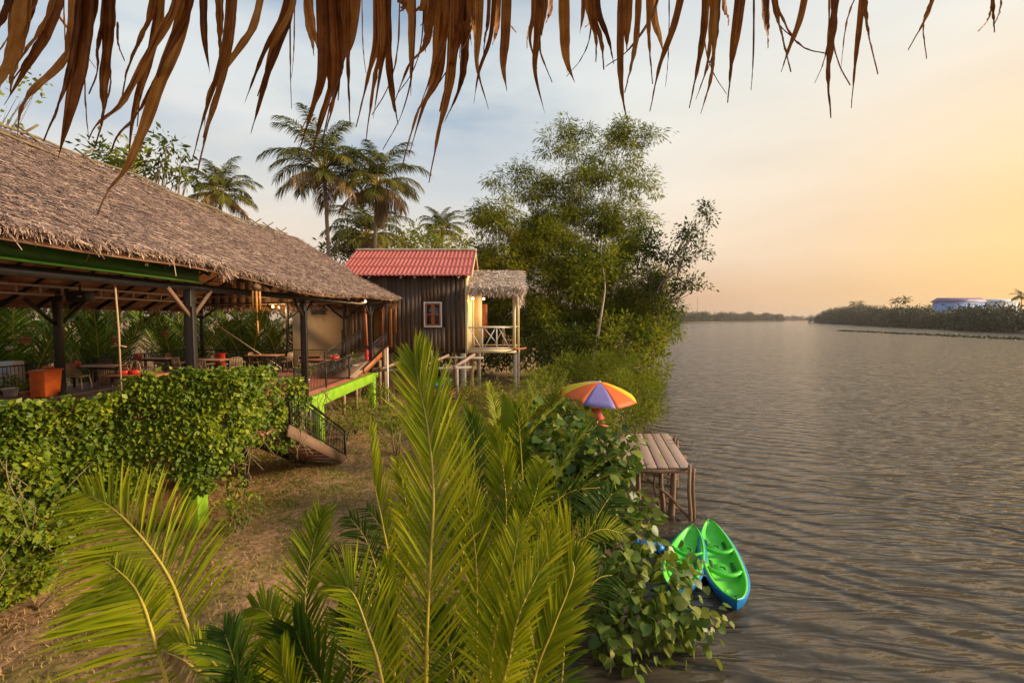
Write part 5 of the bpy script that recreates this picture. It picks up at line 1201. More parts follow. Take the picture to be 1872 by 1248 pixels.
c3 = coconut(9.5, 26, 3.9, L=1.0); put(c3, 402, 352, 42, 9.5, 'short coconut palm standing alone above the thatched roof ridge', 0)
c4 = copy_tree(c2); put(c4, 672, 428, 44, 12.8, 'wide low coconut crown beneath the twin palms, left of the red roof ridge', 2.2, 1.15)
c5 = copy_tree(c3); put(c5, 808, 418, 58, 9.5, 'small distant coconut palm above the red roof', 1.1, .95)
# dry skirt on the second palm
s = MB(); p = at(699, 372, 35); n = 380; d = rng.normal(0, .12, (n, 3)); d[:, 2] = -1
s.scatter(p+rng.normal(0, 1, (n, 3))*(.22, .22, .45), d, rng.normal(0, 1, (n, 3)), rng.uniform(.5, 1.2, n), rng.uniform(.03, .07, n), 'straw')
s.build('dry_skirt', M['coco_dry'], None); sk_ = bpy.data.objects['dry_skirt']; sk_.parent = c2; sk_.location = -np.array(c2.location)

# ================================================================ leafy masses
def blob_leaves(mb, lobes, per, size, wr=.4, tmpl='leaf', sub=.35, nsub=26, dens=1.0, dr=(0, 0, -.2), rnd=(0, 1), flat=(1, 1, 1), shell=.35, spread=1.0):
    """lobes: (centre, radii); leaves in small sprays inside each lobe, leaving gaps between sprays"""
    for c, r in lobes:
        c = np.array(c, float); r = np.array(r, float)*np.ones(3)
        ns = max(3, int(5.0*per*dens*(r[0]*r[2]+r[1]*r[2]+r[0]*r[1])/3/(sub*sub)))
        d = unit(rng.normal(0, 1, (ns, 3))); rad = rng.random(ns)**shell
        pc = c+d*rad[:, None]*r*rng.uniform(.85, 1.12, ns)[:, None]
        base = rng.uniform(rnd[0], rnd[1], ns)
        nl = rng.integers(int(nsub*.5), int(nsub*1.5)+1, ns)
        I = np.repeat(np.arange(ns), nl); m = len(I)
        off = rng.normal(0, 1, (m, 3))*sub*.5*np.array(flat)*spread
        P = pc[I]+off
        D = unit(off+.5*d[I]*sub+rng.normal(0, .35*sub, (m, 3)))+np.array(dr)
        Nn = rng.normal(0, .8, (m, 3))+np.array((0, 0, 1.0))+.6*d[I]
        sz = size*rng.uniform(.6, 1.25, m)
        mb.scatter(P, D, Nn, sz, sz*wr*rng.uniform(.8, 1.2, m), tmpl, np.clip(base[I]+rng.normal(0, .16, m), 0, 1))
def lobe(px, py, r, D_, dy=None):   # r in photo pixels
    rr = r/F*D_ if np.ndim(r) == 0 else np.array((r[0], (r[0]+r[1])/2, r[1]))/F*D_
    return (at(px, py, D_), rr)

# --- vine on the railing and stairs
VTOP = [(-320,745),(0,741),(60,736),(127,732),(170,726),(219,714),(228,692),(275,686),(335,676),(405,676),(458,670),(511,676),(550,708),(571,764),(580,790)]
VBOT = [(-320,1400),(0,1110),(70,1090),(123,1010),(169,940),(282,908),(328,872),(360,876),(388,896),(436,880),(448,838),(470,800),(505,796),(530,826),(564,802),(580,795)]
def vplane(px): return np.interp(px, [-400, 0, 215, 300, 400, 600], [-7.2, -7.0, -6.3, -5.7, -5.0, -4.98])
vt = MB(); n = 420000
px = rng.uniform(-320, 580, n); py = rng.uniform(668, 1300, n)
yt = np.interp(px, *zip(*VTOP))+5*np.sin(px*.09)+4*np.sin(px*.23+1); yb = np.interp(px, *zip(*VBOT))+10*np.sin(px*.07)+6*np.sin(px*.31)
Xv = vplane(px); Yv = Xv*F/(px-936)
ok = (py > yt) & (py < yb) & (rng.random(n) < (Yv/11.0)**2*.85+.03)
# soft holes where the dark under-deck shows through
holes = [(500, 800, 30, 22), (30, 1040, 60, 30), (300, 925, 60, 22), (455, 790, 14, 14), (120, 960, 50, 26)]
for hx, hy, ha, hb in holes: ok &= ~((((px-hx)/ha)**2+((py-hy)/hb)**2 < 1) & (rng.random(n) < .75))
px, py, Xv, Yv = px[ok], py[ok], Xv[ok], Yv[ok]
x = (px-936)/F; y = -(py-624)/F
dz = (y*math.cos(PITCH)-math.sin(PITCH))/(math.cos(PITCH)+y*math.sin(PITCH))
Zv = 5.35+dz*Yv
rel = np.clip((Zv-1.0)/3.4, 0, 1)
# lumps: the vine swells and recedes
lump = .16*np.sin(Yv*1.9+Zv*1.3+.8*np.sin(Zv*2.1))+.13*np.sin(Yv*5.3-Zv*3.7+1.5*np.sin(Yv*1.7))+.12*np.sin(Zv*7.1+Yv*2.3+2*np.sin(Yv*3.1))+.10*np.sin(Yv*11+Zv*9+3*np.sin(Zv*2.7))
V0 = np.stack([Xv-.55*(1-rel)+lump*.7+np.abs(rng.normal(0, .16, len(Xv)))*-1+.1, Yv, Zv], 1)
m = len(V0)
D = np.stack([rng.normal(.35, .7, m), rng.normal(0, .9, m), rng.normal(-.45, .7, m)], 1)
Nn = np.stack([rng.normal(.5, .6, m), rng.normal(-.2, .7, m), rng.normal(.6, .6, m)], 1)
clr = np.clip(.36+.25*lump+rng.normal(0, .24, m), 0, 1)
sz = rng.uniform(.04, .12, m)
kp = rng.random(m) < np.clip(.75+1.6*(lump+.15), .12, 1); V0, D, Nn, clr, sz = V0[kp], D[kp], Nn[kp], clr[kp], sz[kp]
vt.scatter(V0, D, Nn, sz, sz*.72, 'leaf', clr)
for px, py0, py1, D_ in ((420,870,930,9.6),(440,840,900,9.8),(540,800,850,12.6),(556,790,838,13.0),(600,760,790,13.4)):
    k = 60; t_ = rng.random(k); P = np.array([at(px+rng.normal(0, 5), py0+(py1-py0)*u, D_) for u in t_])
    vt.scatter(P, rng.normal(0, 1, (k, 3))+(0, 0, -.6), rng.normal(0, 1, (k, 3))+(.5, -.5, .5), .1, .06, 'leaf')
VR = empty('vine_hedge', (-7.2, 8.5, 1.0), 'thick yellow-green vine smothering the deck railing and hanging to the ground', 'vine')
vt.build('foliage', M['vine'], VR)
s = MB()
for k in range(70):
    yy = rng.uniform(5, 13); xx = float(vplane(936-6.8*F/yy))-.25; z = 4.2-rng.random()
    if yy > 11: z = 3.4
    P = [np.array((xx, yy, z))]
    for i in range(7): P.append(P[-1]+(rng.normal(0, .12), rng.normal(0, .22), -rng.uniform(.15, .38)))
    s.tube([p for p in P if p[2] > (1.0 if yy < 7.5 else 2.0)] or P[:2], .008, 4)
s.build('stem', M['twig'], VR)
def shrub(name, lobes, mt, lab, cat='shrub', group=None, stems=5, base=None, **k):
    mb = MB(); blob_leaves(mb, lobes, **k)
    c0 = np.mean([l[0] for l in lobes], 0); b = base or (c0[0], c0[1]); z = gz(*b) 
    t = empty(name, (b[0], b[1], max(z, -.3)), lab, cat, group)
    mb.build('foliage', M[mt], t); s = MB(); root = np.array((b[0], b[1], max(z, -.6)-.1))
    for c, r in (lobes if stems is None else [lobes[i % len(lobes)] for i in range(stems)]):
        c = np.array(c); e = c+rng.normal(0, .25, 3)*r; mid = (root+e)/2+rng.normal(0, .12, 3)*np.linalg.norm(e-root)
        s.tube(crom([root+rng.normal(0, .05, 3)*(1, 1, 0), mid, e], 7), np.linspace(.03, .008, 7)*max(1, np.linalg.norm(e-root)/3), 5)
    s.build('branches', M['twig'], t)
    return t
shrub('shrub', [lobe(445, 925, (32, 28), 9.2), lobe(425, 960, (20, 16), 9.0)], 'vine', 'small bright green shrub on the lawn just right of the big green pillar', per=1.0, size=.10, wr=.5, sub=.16, nsub=12)
shrub('shrub', [lobe(100, 1010, (70, 55), 6.7), lobe(20, 1030, (50, 40), 6.3), lobe(60, 960, (60, 40), 7.0)], 'vine', 'bright leafy undergrowth at the foot of the vine hedge on the far left', per=.55, size=.11, wr=.6, sub=.22, nsub=12, stems=1)
# --- broad-leaved shrubs over the water
shrub('broad_leaved_shrub', [lobe(1060,840,(85,60),9.6), lobe(1000,800,(52,46),9.9), lobe(1062,825,(44,24),10.4), lobe(1125,840,(36,48),9.3), lobe(1000,870,(50,40),9.2), lobe(1090,905,(60,45),9.0), lobe(960,820,(28,36),10)], 'hib',
      'big shrub of large round dark leaves beside the dock', per=1.25, size=.20, wr=.92, tmpl='heart', sub=.34, nsub=13, rnd=(.1, .85), dr=(0, 0, -.7), base=(2.0, 9.7), stems=8)
shrub('broad_leaved_shrub', [lobe(1170,985,(46,50),7.9), lobe(1125,1020,(52,52),7.6), lobe(1190,1090,(70,50),7.2), lobe(1120,1105,(54,44),7.2), lobe(1236,1030,(20,22),7.9), lobe(1262,1130,(54,36),7.1), lobe(1185,1160,(50,40),6.9), lobe(1185,935,(26,30),8.6), lobe(1120,1175,(46,36),6.7), lobe(1262,1052,(16,12),8.0), lobe(1090,960,(50,40),8.4)], 'hib',
      'shrub of large yellowing round leaves leaning over the water in front of the kayaks', per=1.0, size=.155, wr=.95, tmpl='heart', sub=.28, nsub=11, rnd=(.3, 1), dr=(.1, 0, -.8), base=(1.3, 7.4), stems=9)
# --- bank growth round the umbrella and below the bamboo
GB = 'low bushes on the bank round the umbrella'
for a, lab, mt, k in (
    ([lobe(1100,675,(80,30),19), lobe(1040,668,(40,20),20), lobe(1155,715,(48,42),17), lobe(1180,735,(32,34),16.5), lobe(1150,752,(40,22),16), lobe(1195,700,(20,26),20), lobe(1200,725,(16,18),19)], 'bright green feathery bush on the bank right behind the umbrella', 'bush', dict(size=.2, wr=.16, rnd=(.3, .7), dr=(.3, -.3, .2))),
    ([lobe(985,715,(55,40),17), lobe(960,750,(50,36),15), lobe(1005,755,(40,30),14.5)], 'brownish tangled bush left of the umbrella', 'bush', dict(size=.16, wr=.22, rnd=(.4, 1))),
    ([lobe(1030,758,(26,14),12.6), lobe(1060,786,(26,8),12.0)], 'green leafy bush directly under the umbrella', 'hib', dict(size=.15, wr=.8, rnd=(.2, .8), tmpl='heart')),
    ([lobe(880,720,(45,26),20.5), lobe(905,742,(40,24),17.5)], 'yellowish weedy bush at the foot of the thick grey stilt', 'bush', dict(size=.16, wr=.3, rnd=(.4, 1))),
    ([lobe(1130,770,(50,18),15.2), lobe(1170,762,(30,16),15.8)], 'low overhanging bush at the water between umbrella and dock', 'bush', dict(size=.15, wr=.25, rnd=(.2, .8)))):
    shrub('bush', a, mt, lab, 'bush', GB, per=1.15, sub=.28, nsub=26, **k)
GL = 'low plants along the lawn below the pavilion'
for a, lab in (([lobe(690,735,(32,26),17.5)], 'spiky low plant at the foot of the last green pillar'), ([lobe(655,752,(26,20),16.5)], 'grey-green rosette plant left of the last green pillar'),
               ([lobe(730,760,(34,24),14.5), lobe(715,790,(22,18),13.5)], 'low leafy plant between the lawn and the tall central palm leaf'), ([lobe(640,775,(40,14),16)], 'dark ground-hugging bush behind the staircase foot'),
               ([lobe(1005,690,(36,20),22)], 'dry-tipped bush right of the porch stilt')):
    shrub('low_plant', a, 'bush', lab, 'plant', GL, per=1.1, size=.17, wr=.22, sub=.25, nsub=18, rnd=(.1, .8), dr=(0, 0, .5))

# --- bamboo clump
BL = [(1030,262,(34,44),32,1),(1045,330,(60,50),32,1),(1110,300,(60,45),33,.8),(1160,255,(34,30),33,.75),(1140,240,(40,18),33,.7),(935,322,(34,18),32,.9),(975,345,(42,34),32,.8),(925,400,(50,45),31,.95),(880,395,(30,22),31,.6),
      (1000,420,(70,60),31.5,1.1),(1080,400,(72,60),32,1.1),(1150,350,(38,44),33,.6),(1150,430,(50,46),32,.75),(940,480,(60,55),30.5,1.1),(1030,500,(80,60),31,1.2),(1110,500,(64,52),31.5,1.2),(1000,580,(70,52),30.5,1.1),(1090,590,(80,50),31,1.2),(1150,560,(50,44),31,1.1),(1180,620,(40,50),30,1.1),(1200,540,(30,40),31,.9),(950,540,(60,50),31,1.2),(1060,640,(90,50),29.5,1.2),
      (900,560,(44,60),32,1),(890,470,(34,34),32,.8)]
BC = empty('bamboo_clump', (4, 31.5, 1.2), 'huge feathery bamboo clump towering over the river bank beyond the cabin', 'bamboo')
mb = MB()
for px, py, r, D_, dn in BL:
    hi = .72 if py < 420 else 1.3
    subl = [lobe(px+rng.normal(0, .55)*r[0], py+rng.normal(0, .5)*r[1], (r[0]*rng.uniform(.3, .62), r[1]*rng.uniform(.3, .62)), D_+rng.normal(0, .5)) for _ in range(7)]
    blob_leaves(mb, subl+[lobe(px, py, (r[0]*.8, r[1]*.8), D_)], per=.62*hi, size=.34, wr=.18, tmpl='dia', sub=.46, nsub=56, dens=dn, rnd=(.05, .9), dr=(0, 0, -.5), shell=.55, flat=(1.2, 1.2, .8))
mb.build('foliage', M['bamboo'], BC)
base0 = np.array((3.6, 31.5, 1.0))
for i in range(30):
    px, py, r, D_, dn = BL[i % len(BL)]; e = at(px+rng.normal(0, 12), py-r[1]*.5, D_); b = base0+rng.normal(0, 1, 3)*(1.6, .8, 0)
    mid = b+(e-b)*(.35, .5, .62); s = MB(); s.tube(crom([b, b+(mid-b)*.5+(0, 0, .6), mid, e], 16), np.linspace(.06, .012, 16), 6); s.build('culm', M['culm'], BC)
# spiky under-layers and dark interior of the bank wood
def tree(lobes, mt, lab, base, trunk=.16, name='tree', group=None, per=.5, size=.3, wr=.42, sub=.6, nsub=34, dens=1, stems=None, bark='bark', **k):
    mb = MB(); blob_leaves(mb, lobes, per=per, size=size, wr=wr, tmpl='dia', sub=sub, nsub=nsub, dens=dens, **k)
    t = empty(name, (base[0], base[1], base[2]), lab, 'tree', group); mb.build('crown', M[mt], t)
    s = MB(); b = np.array(base, float); cen = np.mean([l[0] for l in lobes], 0); fork = b+(cen-b)*(.5, .5, .55)
    s.tube(crom([b-(0, 0, .3), b+(fork-b)*(.3, .3, .5), fork], 9), np.linspace(trunk, trunk*.6, 9), 8)
    for c, r in lobes:
        c = np.array(c); L_ = np.linalg.norm(c-fork); q = fork+(c-fork)*.5+rng.normal(0, .08, 3)*L_
        s.tube(crom([fork, q, c], 9), np.linspace(trunk*.5, trunk*.12, 9), 6)
        for _ in range(5):
            e = c+unit(rng.normal(0, 1, 3))*np.array(r)*.9; s.tube(crom([q, (q+e)/2+rng.normal(0, .1, 3), e], 6), np.linspace(trunk*.2, trunk*.05, 6), 5)
    s.build('trunk', M[bark], t, smooth=True); return t
tree([lobe(1185,455,(40,34),30,), lobe(1230,470,(38,20),29.5), lobe(1262,425,(26,22),29.5), lobe(1293,385,(13,28),29.5), lobe(1285,455,(16,16),29.5), lobe(1245,520,(30,16),29), lobe(1275,515,(20,12),29), lobe(1215,560,(28,26),29), lobe(1190,520,(44,34),30)], 'tree',
     'leaning tree spreading thin open branches to the right over the river', (7.6, 29.5, 1.0), .13, per=.8, size=.24, wr=.45, sub=.42, nsub=26, dens=1.0, rnd=(.0, .6), shell=.8)
tree([lobe(1130,620,(50,45),27), lobe(1180,620,(34,40),28), lobe(1195,665,(26,26),27), lobe(1165,680,(40,28),26), lobe(1215,600,(18,16),29), lobe(1205,570,(20,20),29)], 'bamboo',
     'bushy yellow-green tree overhanging the water below the bamboo', (8.0, 27.6, .6), .12, per=.62, size=.28, wr=.4, sub=.45, nsub=34, dens=1.1, rnd=(.1, 1))
tree([lobe(1030,640,(60,40),28), lobe(970,640,(50,44),29), lobe(1090,650,(50,28),27), lobe(930,610,(36,50),31)], 'tree',
     'dark undergrowth tree between the porch stilts and the bamboo', (2.5, 29, 1.1), .1, per=.6, size=.26, wr=.42, sub=.45, nsub=30, rnd=(0, .7))
# bare pale trunk
s = MB(); s.tube(crom([at(1083, 668, 26.5), at(1092, 620, 26.7), at(1100, 570, 27), at(1106, 520, 27.5), at(1098, 470, 28)], 14), np.linspace(.10, .03, 14), 8)
t = empty('slender_tree', tuple(at(1083, 668, 26.5)), 'slender tree with a bare pale leaning trunk in front of the bamboo', 'tree')
s.build('trunk', M['dockwood'], t, smooth=True); mb = MB(); blob_leaves(mb, [lobe(1100, 475, (44, 30), 28), lobe(1075, 520, (30, 24), 27.6)], per=.6, size=.3, wr=.4, tmpl='dia', sub=.45, nsub=30); mb.build('crown', M['bamboo'], t)
# palms between cabin and bamboo at the back; background trees
TG_ = 'trees behind the cabin and pavilion'
for (lb, mt, lab, b) in (
    ([lobe(640,440,(40,30),46), lobe(612,465,(30,20),44)], 'tree', 'dark round tree between the tallest palm trunk and the red roof', (-17, 45, 1)),
    ([lobe(740,440,(46,24),48), lobe(700,455,(40,20),46)], 'bush', 'light green tree behind the left half of the red roof ridge', (-12, 47, 1)),
    ([lobe(800,445,(40,24),50), lobe(770,425,(22,18),50), lobe(845,440,(24,26),46)], 'bush', 'light green tree behind the right half of the red roof ridge', (-8, 48, 1)),
    ([lobe(870,500,(34,60),40), lobe(905,520,(40,60),38)], 'tree', 'dark tree right behind the porch awning', (-2, 40, 1)),
    ([lobe(245,300,(44,28),30), lobe(215,285,(26,18),30)], 'bush', 'bushy light green tree peeping over the thatched ridge at the left', (-26, 30, 1)),
    ([lobe(305,265,(34,18),29), lobe(330,300,(18,30),29), lobe(290,300,(24,26),29), lobe(180,280,(20,18),30)], 'tree', 'thin feathery tree over the thatched ridge, left of the short palm', (-21, 29, 1)),
    ([lobe(560,520,(40,60),50), lobe(480,540,(60,60),52), lobe(400,545,(70,60),54)], 'tree', 'broad dark tree far behind the pavilion deck', (-28, 52, 1)),
    ([lobe(300,560,(90,60),50), lobe(150,560,(90,60),48), lobe(30,560,(80,60),46)], 'tree', 'long dark tree mass far behind the left of the pavilion', (-40, 48, 1))):
    tree(lb, mt, lab, b, .2, group=TG_, per=.6, size=.45, wr=.42, sub=.8, nsub=36, rnd=(.1, .9), shell=.6)
tree([lobe(30,180,(26,22),14), lobe(75,150,(14,10),14), lobe(10,215,(16,14),14)], 'bush', 'sprigs of a yellow-green tree at the far left edge above the roof', (-21, 14.5, 3.5), .05, per=.22, size=.16, wr=.6, sub=.22, nsub=8, rnd=(.3, .9))
# under-storey behind the porch, dark
tree([lobe(900,640,(70,40),33), lobe(780,640,(90,40),34), lobe(700,640,(80,40),36), lobe(990,600,(60,60),34)], 'tree', 'dark undergrowth behind the cabin stilts', (-4, 34, 1), .1, per=.9, size=.3, wr=.42, sub=.6, nsub=40, rnd=(0, .5))

# ================================================================ far banks
def far_wood(name, lab, line, hts, n, leaf, kx=8):
    mb = MB(); lobes_ = []
    for (x0, y0), (x1, y1), (h0, h1), cnt in zip(line[:-1], line[1:], zip(hts[:-1], hts[1:]), n):
        for i in range(cnt):
            t = (i+rng.random())/cnt; x = x0+(x1-x0)*t; y = y0+(y1-y0)*t; h = (h0+(h1-h0)*t)*rng.uniform(.62, 1.22)
            nrm_ = unit(np.array((y1-y0, -(x1-x0), 0.0))); 
            if name == 'left_wood': nrm_ = -nrm_
            o = rng.uniform(-3, 12); r_ = rng.uniform(.30, .5)*h
            c = np.array((x, y, 0))+nrm_*o
            mb_l = [((c[0], c[1], h-r_), (r_*1.15, r_*1.15, r_)), ((c[0]+rng.normal(0, 2), c[1], h*.35), (r_*1.3, r_*1.1, h*.36))]
            blob_leaves(mb, mb_l, per=1.6, size=leaf, wr=.6, tmpl='dia', sub=leaf*1.6, nsub=10, rnd=(.0, .95), shell=.3)
    return tag(mb.build(name, M['wood_leaf']), lab, 'wood', kind='stuff')
far_wood('right_bank_wood', 'dense low wood along the far right bank', [(192,160),(232,247),(279,342),(336,450),(381,556),(386,590)], [9.5,8.8,12.5,15.5,14,7], [60,60,50,36,6], 1.1)
far_wood('right_bank_wood', 'second line of trees deeper in the right bank wood', [(210,160),(300,260),(330,330)], [9,9,10], [20,14], 1.3)
far_wood('left_wood', 'dark line of trees along the far left bank beyond the bamboo', [(142,420),(200,560),(330,760),(520,960),(600,1010)], [11,12,14,16,14], [36,36,36,20], 1.6)
far_wood('left_wood', 'thin blue line of trees closing the river at the horizon', [(520,1400),(800,1450),(1200,1500)], [13,14,14], [60,60], 2.6)
FG_ = 'palms standing out of the right bank wood'
pp = coconut(11, 15, 4.6, L=1.1)
for i, (px, py, D_, sc_) in enumerate(((1637, 551, 330, 1), (1655, 549, 325, 1.1), (1560, 556, 430, 1.1), (1573, 555, 440, 1), (1590, 562, 420, .9), (1530, 566, 470, 1), (1700, 562, 290, .7), (1868, 542, 180, .9))):
    o = pp if i == 0 else copy_tree(pp); p = at(px, py, D_); sc_ *= 1.05; o.location = (p[0], D_, p[2]-11*sc_); o.scale = (sc_,)*3; o.rotation_euler.z = i*1.3
    labs = ['left one of the two palms topping the middle of the right bank wood', 'right one of the two palms topping the middle of the right bank wood', 'palm in the rounded group near the tip of the right bank', 'palm just right of the rounded group near the tip', 'small thin palm standing in a gap of the right bank wood', 'palm closest to the tip of the right bank', 'small palm just left of the far blue building', 'tall palm cut by the right edge of the photo']
    tag(o, labs[i], group=FG_)

# ================================================================ lawn growth
n = 190000
X = rng.uniform(-9, 3.5, n); Y = rng.uniform(3.0, 24, n)
pat = np.sin(X*1.1+np.sin(Y*.8)*1.3)+np.sin(Y*.9+X*.5)+.6*np.sin(X*3.1+Y*2.3)
ok = (pl(Y, LS)-X > .6) & (rng.random(n) < np.clip(.30+.25*pat, .10, 1)); X, Y, pat = X[ok], Y[ok], pat[ok]
Z = ground_z(X, Y); m = len(X); sz = rng.uniform(.04, .11, m)
D = rng.normal(0, .55, (m, 3)); D[:, 2] = 1
s = MB(); s.scatter(np.stack([X, Y, Z-.005], 1), D, rng.normal(0, 1, (m, 3)), sz, rng.uniform(.008, .02, m), 'blade', np.clip(.45-.24*pat+rng.normal(0, .22, m), 0, 1))
GR = leafmat('lawn_grass', [(0,(.10,.15,.012)),(.35,(.24,.22,.03)),(.6,(.46,.28,.10)),(1,(.62,.40,.20))], transl=.25, clump=.6, mixn=.4)
tag(s.build('grass', GR), 'thin dry grass with green patches on the lawn', 'grass', kind='stuff')
n = 5200; X = rng.uniform(-8.5, 1, n); Y = rng.uniform(3, 22, n); ok = pl(Y, LS)-X > .8; X, Y = X[ok], Y[ok]; m = len(X)
s = MB(); D = rng.normal(0, 1, (m, 3)); D[:, 2] *= .2
s.scatter(np.stack([X, Y, ground_z(X, Y)+.015], 1), D, rng.normal(0, .3, (m, 3))+(0, 0, 1), rng.uniform(.03, .13, m), rng.uniform(.012, .05, m), 'leaf')
tag(s.build('leaf_litter', M['coco_dry']), 'fallen brown leaves and straws scattered over the lawn', 'leaf litter', kind='stuff')
# wild growth along the water's edge and under the foreground palms
n = 16000; Y = rng.uniform(2.5, 34, n); X = pl(Y, LS)-.9-np.abs(rng.normal(0, 1.2, n))+.2; m = n
D = rng.normal(0, .8, (m, 3)); D[:, 2] = np.abs(D[:, 2])+.3
s = MB(); s.scatter(np.stack([X, Y, ground_z(X, Y)+rng.random(m)*.25], 1), D, rng.normal(0, 1, (m, 3)), rng.uniform(.15, .5, m), rng.uniform(.012, .03, m), 'blade')
tag(s.build('bank_grass', M['bush']), 'tall rough grass and ferns along the river bank', 'grass', kind='stuff')

# ================================================================ thatch eave overhead
LV = [([(40,-60),(28,60),(4,140),(-12,185)],62,1.0),([(75,-60),(60,0),(30,80),(10,120)],40,1.1),([(118,-60),(95,40),(50,120),(8,192)],32,1.0),([(135,-60),(128,60),(118,108),(60,165),(38,200),(32,248)],20,1.1),([(162,-60),(152,80),(128,200),(106,290)],52,1.0),
      ([(200,-60),(198,60),(190,150),(188,212),(174,268)],36,1.05),([(290,-60),(284,60),(262,140),(243,215),(234,298)],34,1.1),([(342,-60),(330,50),(296,140),(262,235),(232,305),(196,350),(178,392)],50,.98),([(372,-60),(373,60),(384,136)],14,1.2),([(398,-60),(402,40),(401,106)],18,1.2),
      ([(426,-60),(421,60),(404,150),(378,240),(360,318)],26,1.0),([(486,-60),(466,40),(436,90),(384,165),(373,235)],15,1.15),([(530,-60),(528,30),(492,125),(474,190),(458,246)],28,1.05),([(556,-60),(572,50),(588,108)],20,1.2),([(598,-60),(604,60),(606,150),(588,215),(566,296)],56,1.0),
      ([(622,-60),(624,80),(612,170),(596,240)],22,1.1),([(655,-60),(640,60),(624,110),(618,184)],24,1.2),([(636,-60),(636,100),(640,228)],12,1.1),([(694,-60),(696,80),(684,150),(669,256)],34,1.0),([(710,-60),(710,90),(718,178),(728,228)],18,1.1),([(752,-60),(752,80),(751,176)],15,1.2),
      ([(776,-60),(777,40),(778,96)],8,1.3),([(806,-60),(800,60),(790,150),(762,210),(733,312)],42,1.0),([(832,-60),(828,80),(820,160),(802,240),(784,334)],40,.98),([(852,-60),(848,90),(840,160),(812,224)],26,1.1),([(880,-60),(876,50),(872,120),(893,200)],14,1.2),([(906,-60),(898,60),(876,130),(866,190)],9,1.2),
      ([(928,-60),(924,60),(920,120),(927,168)],20,1.15),([(982,-60),(982,60),(978,130),(996,208)],26,1.1),([(1000,-60),(996,20),(990,66)],12,1.3),([(1030,-60),(1032,50),(1036,110),(1051,152)],22,1.1),([(1084,-60),(1084,20),(1100,80),(1104,128)],34,1.0),([(1068,-60),(1066,20),(1060,62)],10,1.3),
      ([(1138,-60),(1134,80),(1136,160),(1147,226)],15,1.05),([(1148,-60),(1146,40),(1146,96)],22,1.2),([(1170,-60),(1164,60),(1154,120),(1142,170)],13,1.1),([(1186,-60),(1186,60),(1193,154)],10,1.2),([(1212,-60),(1196,20),(1150,90),(1107,122)],6,1.3),([(1256,-60),(1234,40),(1206,120),(1188,204)],14,1.1),
      ([(1292,-60),(1288,40),(1276,120),(1260,198)],15,1.2),([(1310,-60),(1306,60),(1300,140),(1281,208)],26,1.0),([(1360,-60),(1348,40),(1338,110),(1330,188)],20,1.1),([(1404,-60),(1420,20),(1436,90),(1446,132)],22,1.1),([(1480,-60),(1464,30),(1442,90),(1428,132)],12,1.2),([(1416,0),(1444,60),(1472,88),(1510,98)],5,1.3),
      ([(1530,-60),(1524,40),(1514,130),(1519,216)],22,1.0),([(1582,-60),(1572,40),(1564,110),(1556,198)],11,1.15),([(1580,-20),(1586,50),(1605,136)],12,1.2),([(1574,-30),(1548,40),(1536,138)],4,1.3),([(1716,-60),(1698,20),(1660,92)],8,1.3),([(1702,0),(1688,44),(1694,108)],4,1.35),([(1814,-60),(1815,10),(1818,60)],9,1.2),([(1816,0),(1806,36),(1788,58)],5,1.3),([(1834,-30),(1828,20),(1816,48)],4,1.3),([(215,40),(216,80),(228,112)],4,1.2),([(108,30),(122,50),(175,125)],5,1.3)]
for k in range(34):     # short fill between them, thick in the middle
    x = rng.choice([rng.uniform(560, 960), rng.uniform(560, 1400), rng.uniform(780, 880)]); l_ = rng.uniform(20, 110); c_ = rng.normal(0, 14)
    LV.append(([(x, -60), (x+c_*.2, l_*.3), (x+c_*.5+rng.normal(0, 4), l_*.7), (x+c_, l_)], rng.uniform(5, 20), rng.uniform(1.1, 1.5)))
for k in range(18):
    x = rng.uniform(40, 1560); l_ = rng.uniform(90, 300)*(1 if x < 1000 else .6); c_ = rng.normal(0, 26)
    LV.append(([(x, -60), (x+c_*.1, l_*.4), (x+c_*.5, l_*.75), (x+c_*1.2, l_)], rng.uniform(1.8, 4), rng.uniform(1.0, 1.4)))
TE = empty('overhanging_thatch_eave', (0, 1.15, 6.3), 'eave of dried palm-leaf thatch hanging into the view from above', 'thatch eave')
for k in range(18):
    x = rng.uniform(-900, -30); LV.append(([(x, -60), (x+rng.normal(0,10), 60), (x+rng.normal(0,20), 150)], rng.uniform(10, 40), 1.2))
LV2 = []
for pts, w_, D_ in LV:
    if w_ > 24:
        for sg in (-1, 0, 1):
            e_ = rng.uniform(.62, .95) if sg else 1.0
            q = [(x_+sg*w_*.24+sg*rng.uniform(.1, .6)*w_*(i_/(len(pts)-1))**2*.5, pts[0][1]+(y_-pts[0][1])*(e_ if i_ else 1)) for i_, (x_, y_) in enumerate(pts)]
            LV2.append((q, w_*(.56 if sg == 0 else .38), D_+sg*.012))
    else: LV2.append((pts, w_, D_))
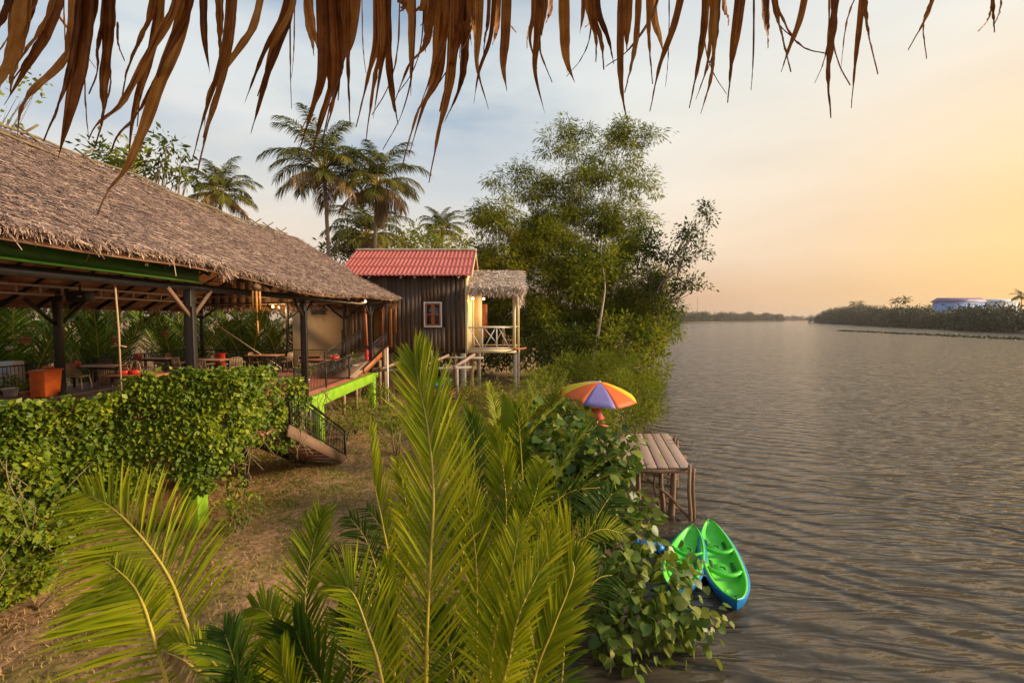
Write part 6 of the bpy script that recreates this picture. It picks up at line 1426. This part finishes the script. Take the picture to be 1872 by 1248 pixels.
for pts, w_, D_ in LV2:
    s = MB(); P = [at(px, py, D_+rng.normal(0, .015)*i) for i, (px, py) in enumerate(pts)]
    K = 22; c = crom(P, K); T = unit(np.gradient(c, axis=0)); u = np.linspace(0, 1, K)
    wd = .92*w_/F*D_*np.interp(u, [0, .2, .5, .78, .92, 1], [.85, 1, .84, .34, .10, .015])
    tw = rng.normal(0, .3)+rng.normal(0, .8)*u**1.5
    V = []; cup = rng.uniform(.15, .5)*rng.choice([-1, 1])
    for i in range(K):
        side = unit(np.cross(T[i], (0, 1, 0))); nrm_ = np.cross(side, T[i]); a = tw[i]
        sd_ = side*math.cos(a)+nrm_*math.sin(a); nn = nrm_*math.cos(a)-side*math.sin(a)
        for f_, g_ in ((-.5, 0), (-.38, .09), (-.25, .16), (-.12, .20), (0, .22), (.12, .19), (.25, .15), (.38, .08), (.5, 0)):
            V.append(c[i]+sd_*wd[i]*f_+nn*wd[i]*g_*cup*2+nn*.0015*math.sin(i*1.7+f_*9))
    f = [(i*9+j, i*9+j+1, (i+1)*9+j+1, (i+1)*9+j) for i in range(K-1) for j in range(8)]
    rn = np.repeat(np.clip(rng.uniform(.1, .9)+np.linspace(-.05, .15, K-1), 0, 1), 8)+np.tile(rng.normal(0, .16, 8), K-1)+rng.normal(0, .04, (K-1)*8)
    s.add(V, f, np.clip(rn, 0, 1)); s.build('dried_leaf', M['dry'], TE, smooth=True)
s = MB(); s.tube([(-4.2, 1.18, 6.30), (4.0, 1.2, 6.32)], .03, 8); s.build('eave_pole', M['twig'], TE)
s = MB(); n = 9000; X = rng.uniform(-4.2, 3.9, n); v = .28+.72*rng.random(n)
s.scatter(np.stack([X, 1.15-v*2.7, 6.28+v*1.5+rng.uniform(-.03, .03, n)], 1), np.stack([rng.normal(0, .4, n), np.full(n, -1.0), np.full(n, .50)+rng.normal(0, .06, n)], 1), np.tile((0, -.5, -.85), (n, 1))+rng.normal(0, .3, (n, 3)), rng.uniform(.3, .6, n), rng.uniform(.02, .05, n), 'straw')
s.add([(-4.2, 1.22, 6.33), (4.0, 1.22, 6.33), (4.0, -1.6, 7.9), (-4.2, -1.6, 7.9)], [(0,1,2,3)], .3)
s.scatter(np.stack([X, 1.2-v*2.7, 6.36+v*1.5+rng.uniform(0, .05, n)], 1), np.stack([rng.normal(0, .3, n), np.ones(n), np.full(n, -.55)], 1), np.tile((0, .5, .85), (n, 1)), rng.uniform(.3, .6, n), rng.uniform(.02, .05, n), 'straw')
s.build('thatch', M['dry'], TE)
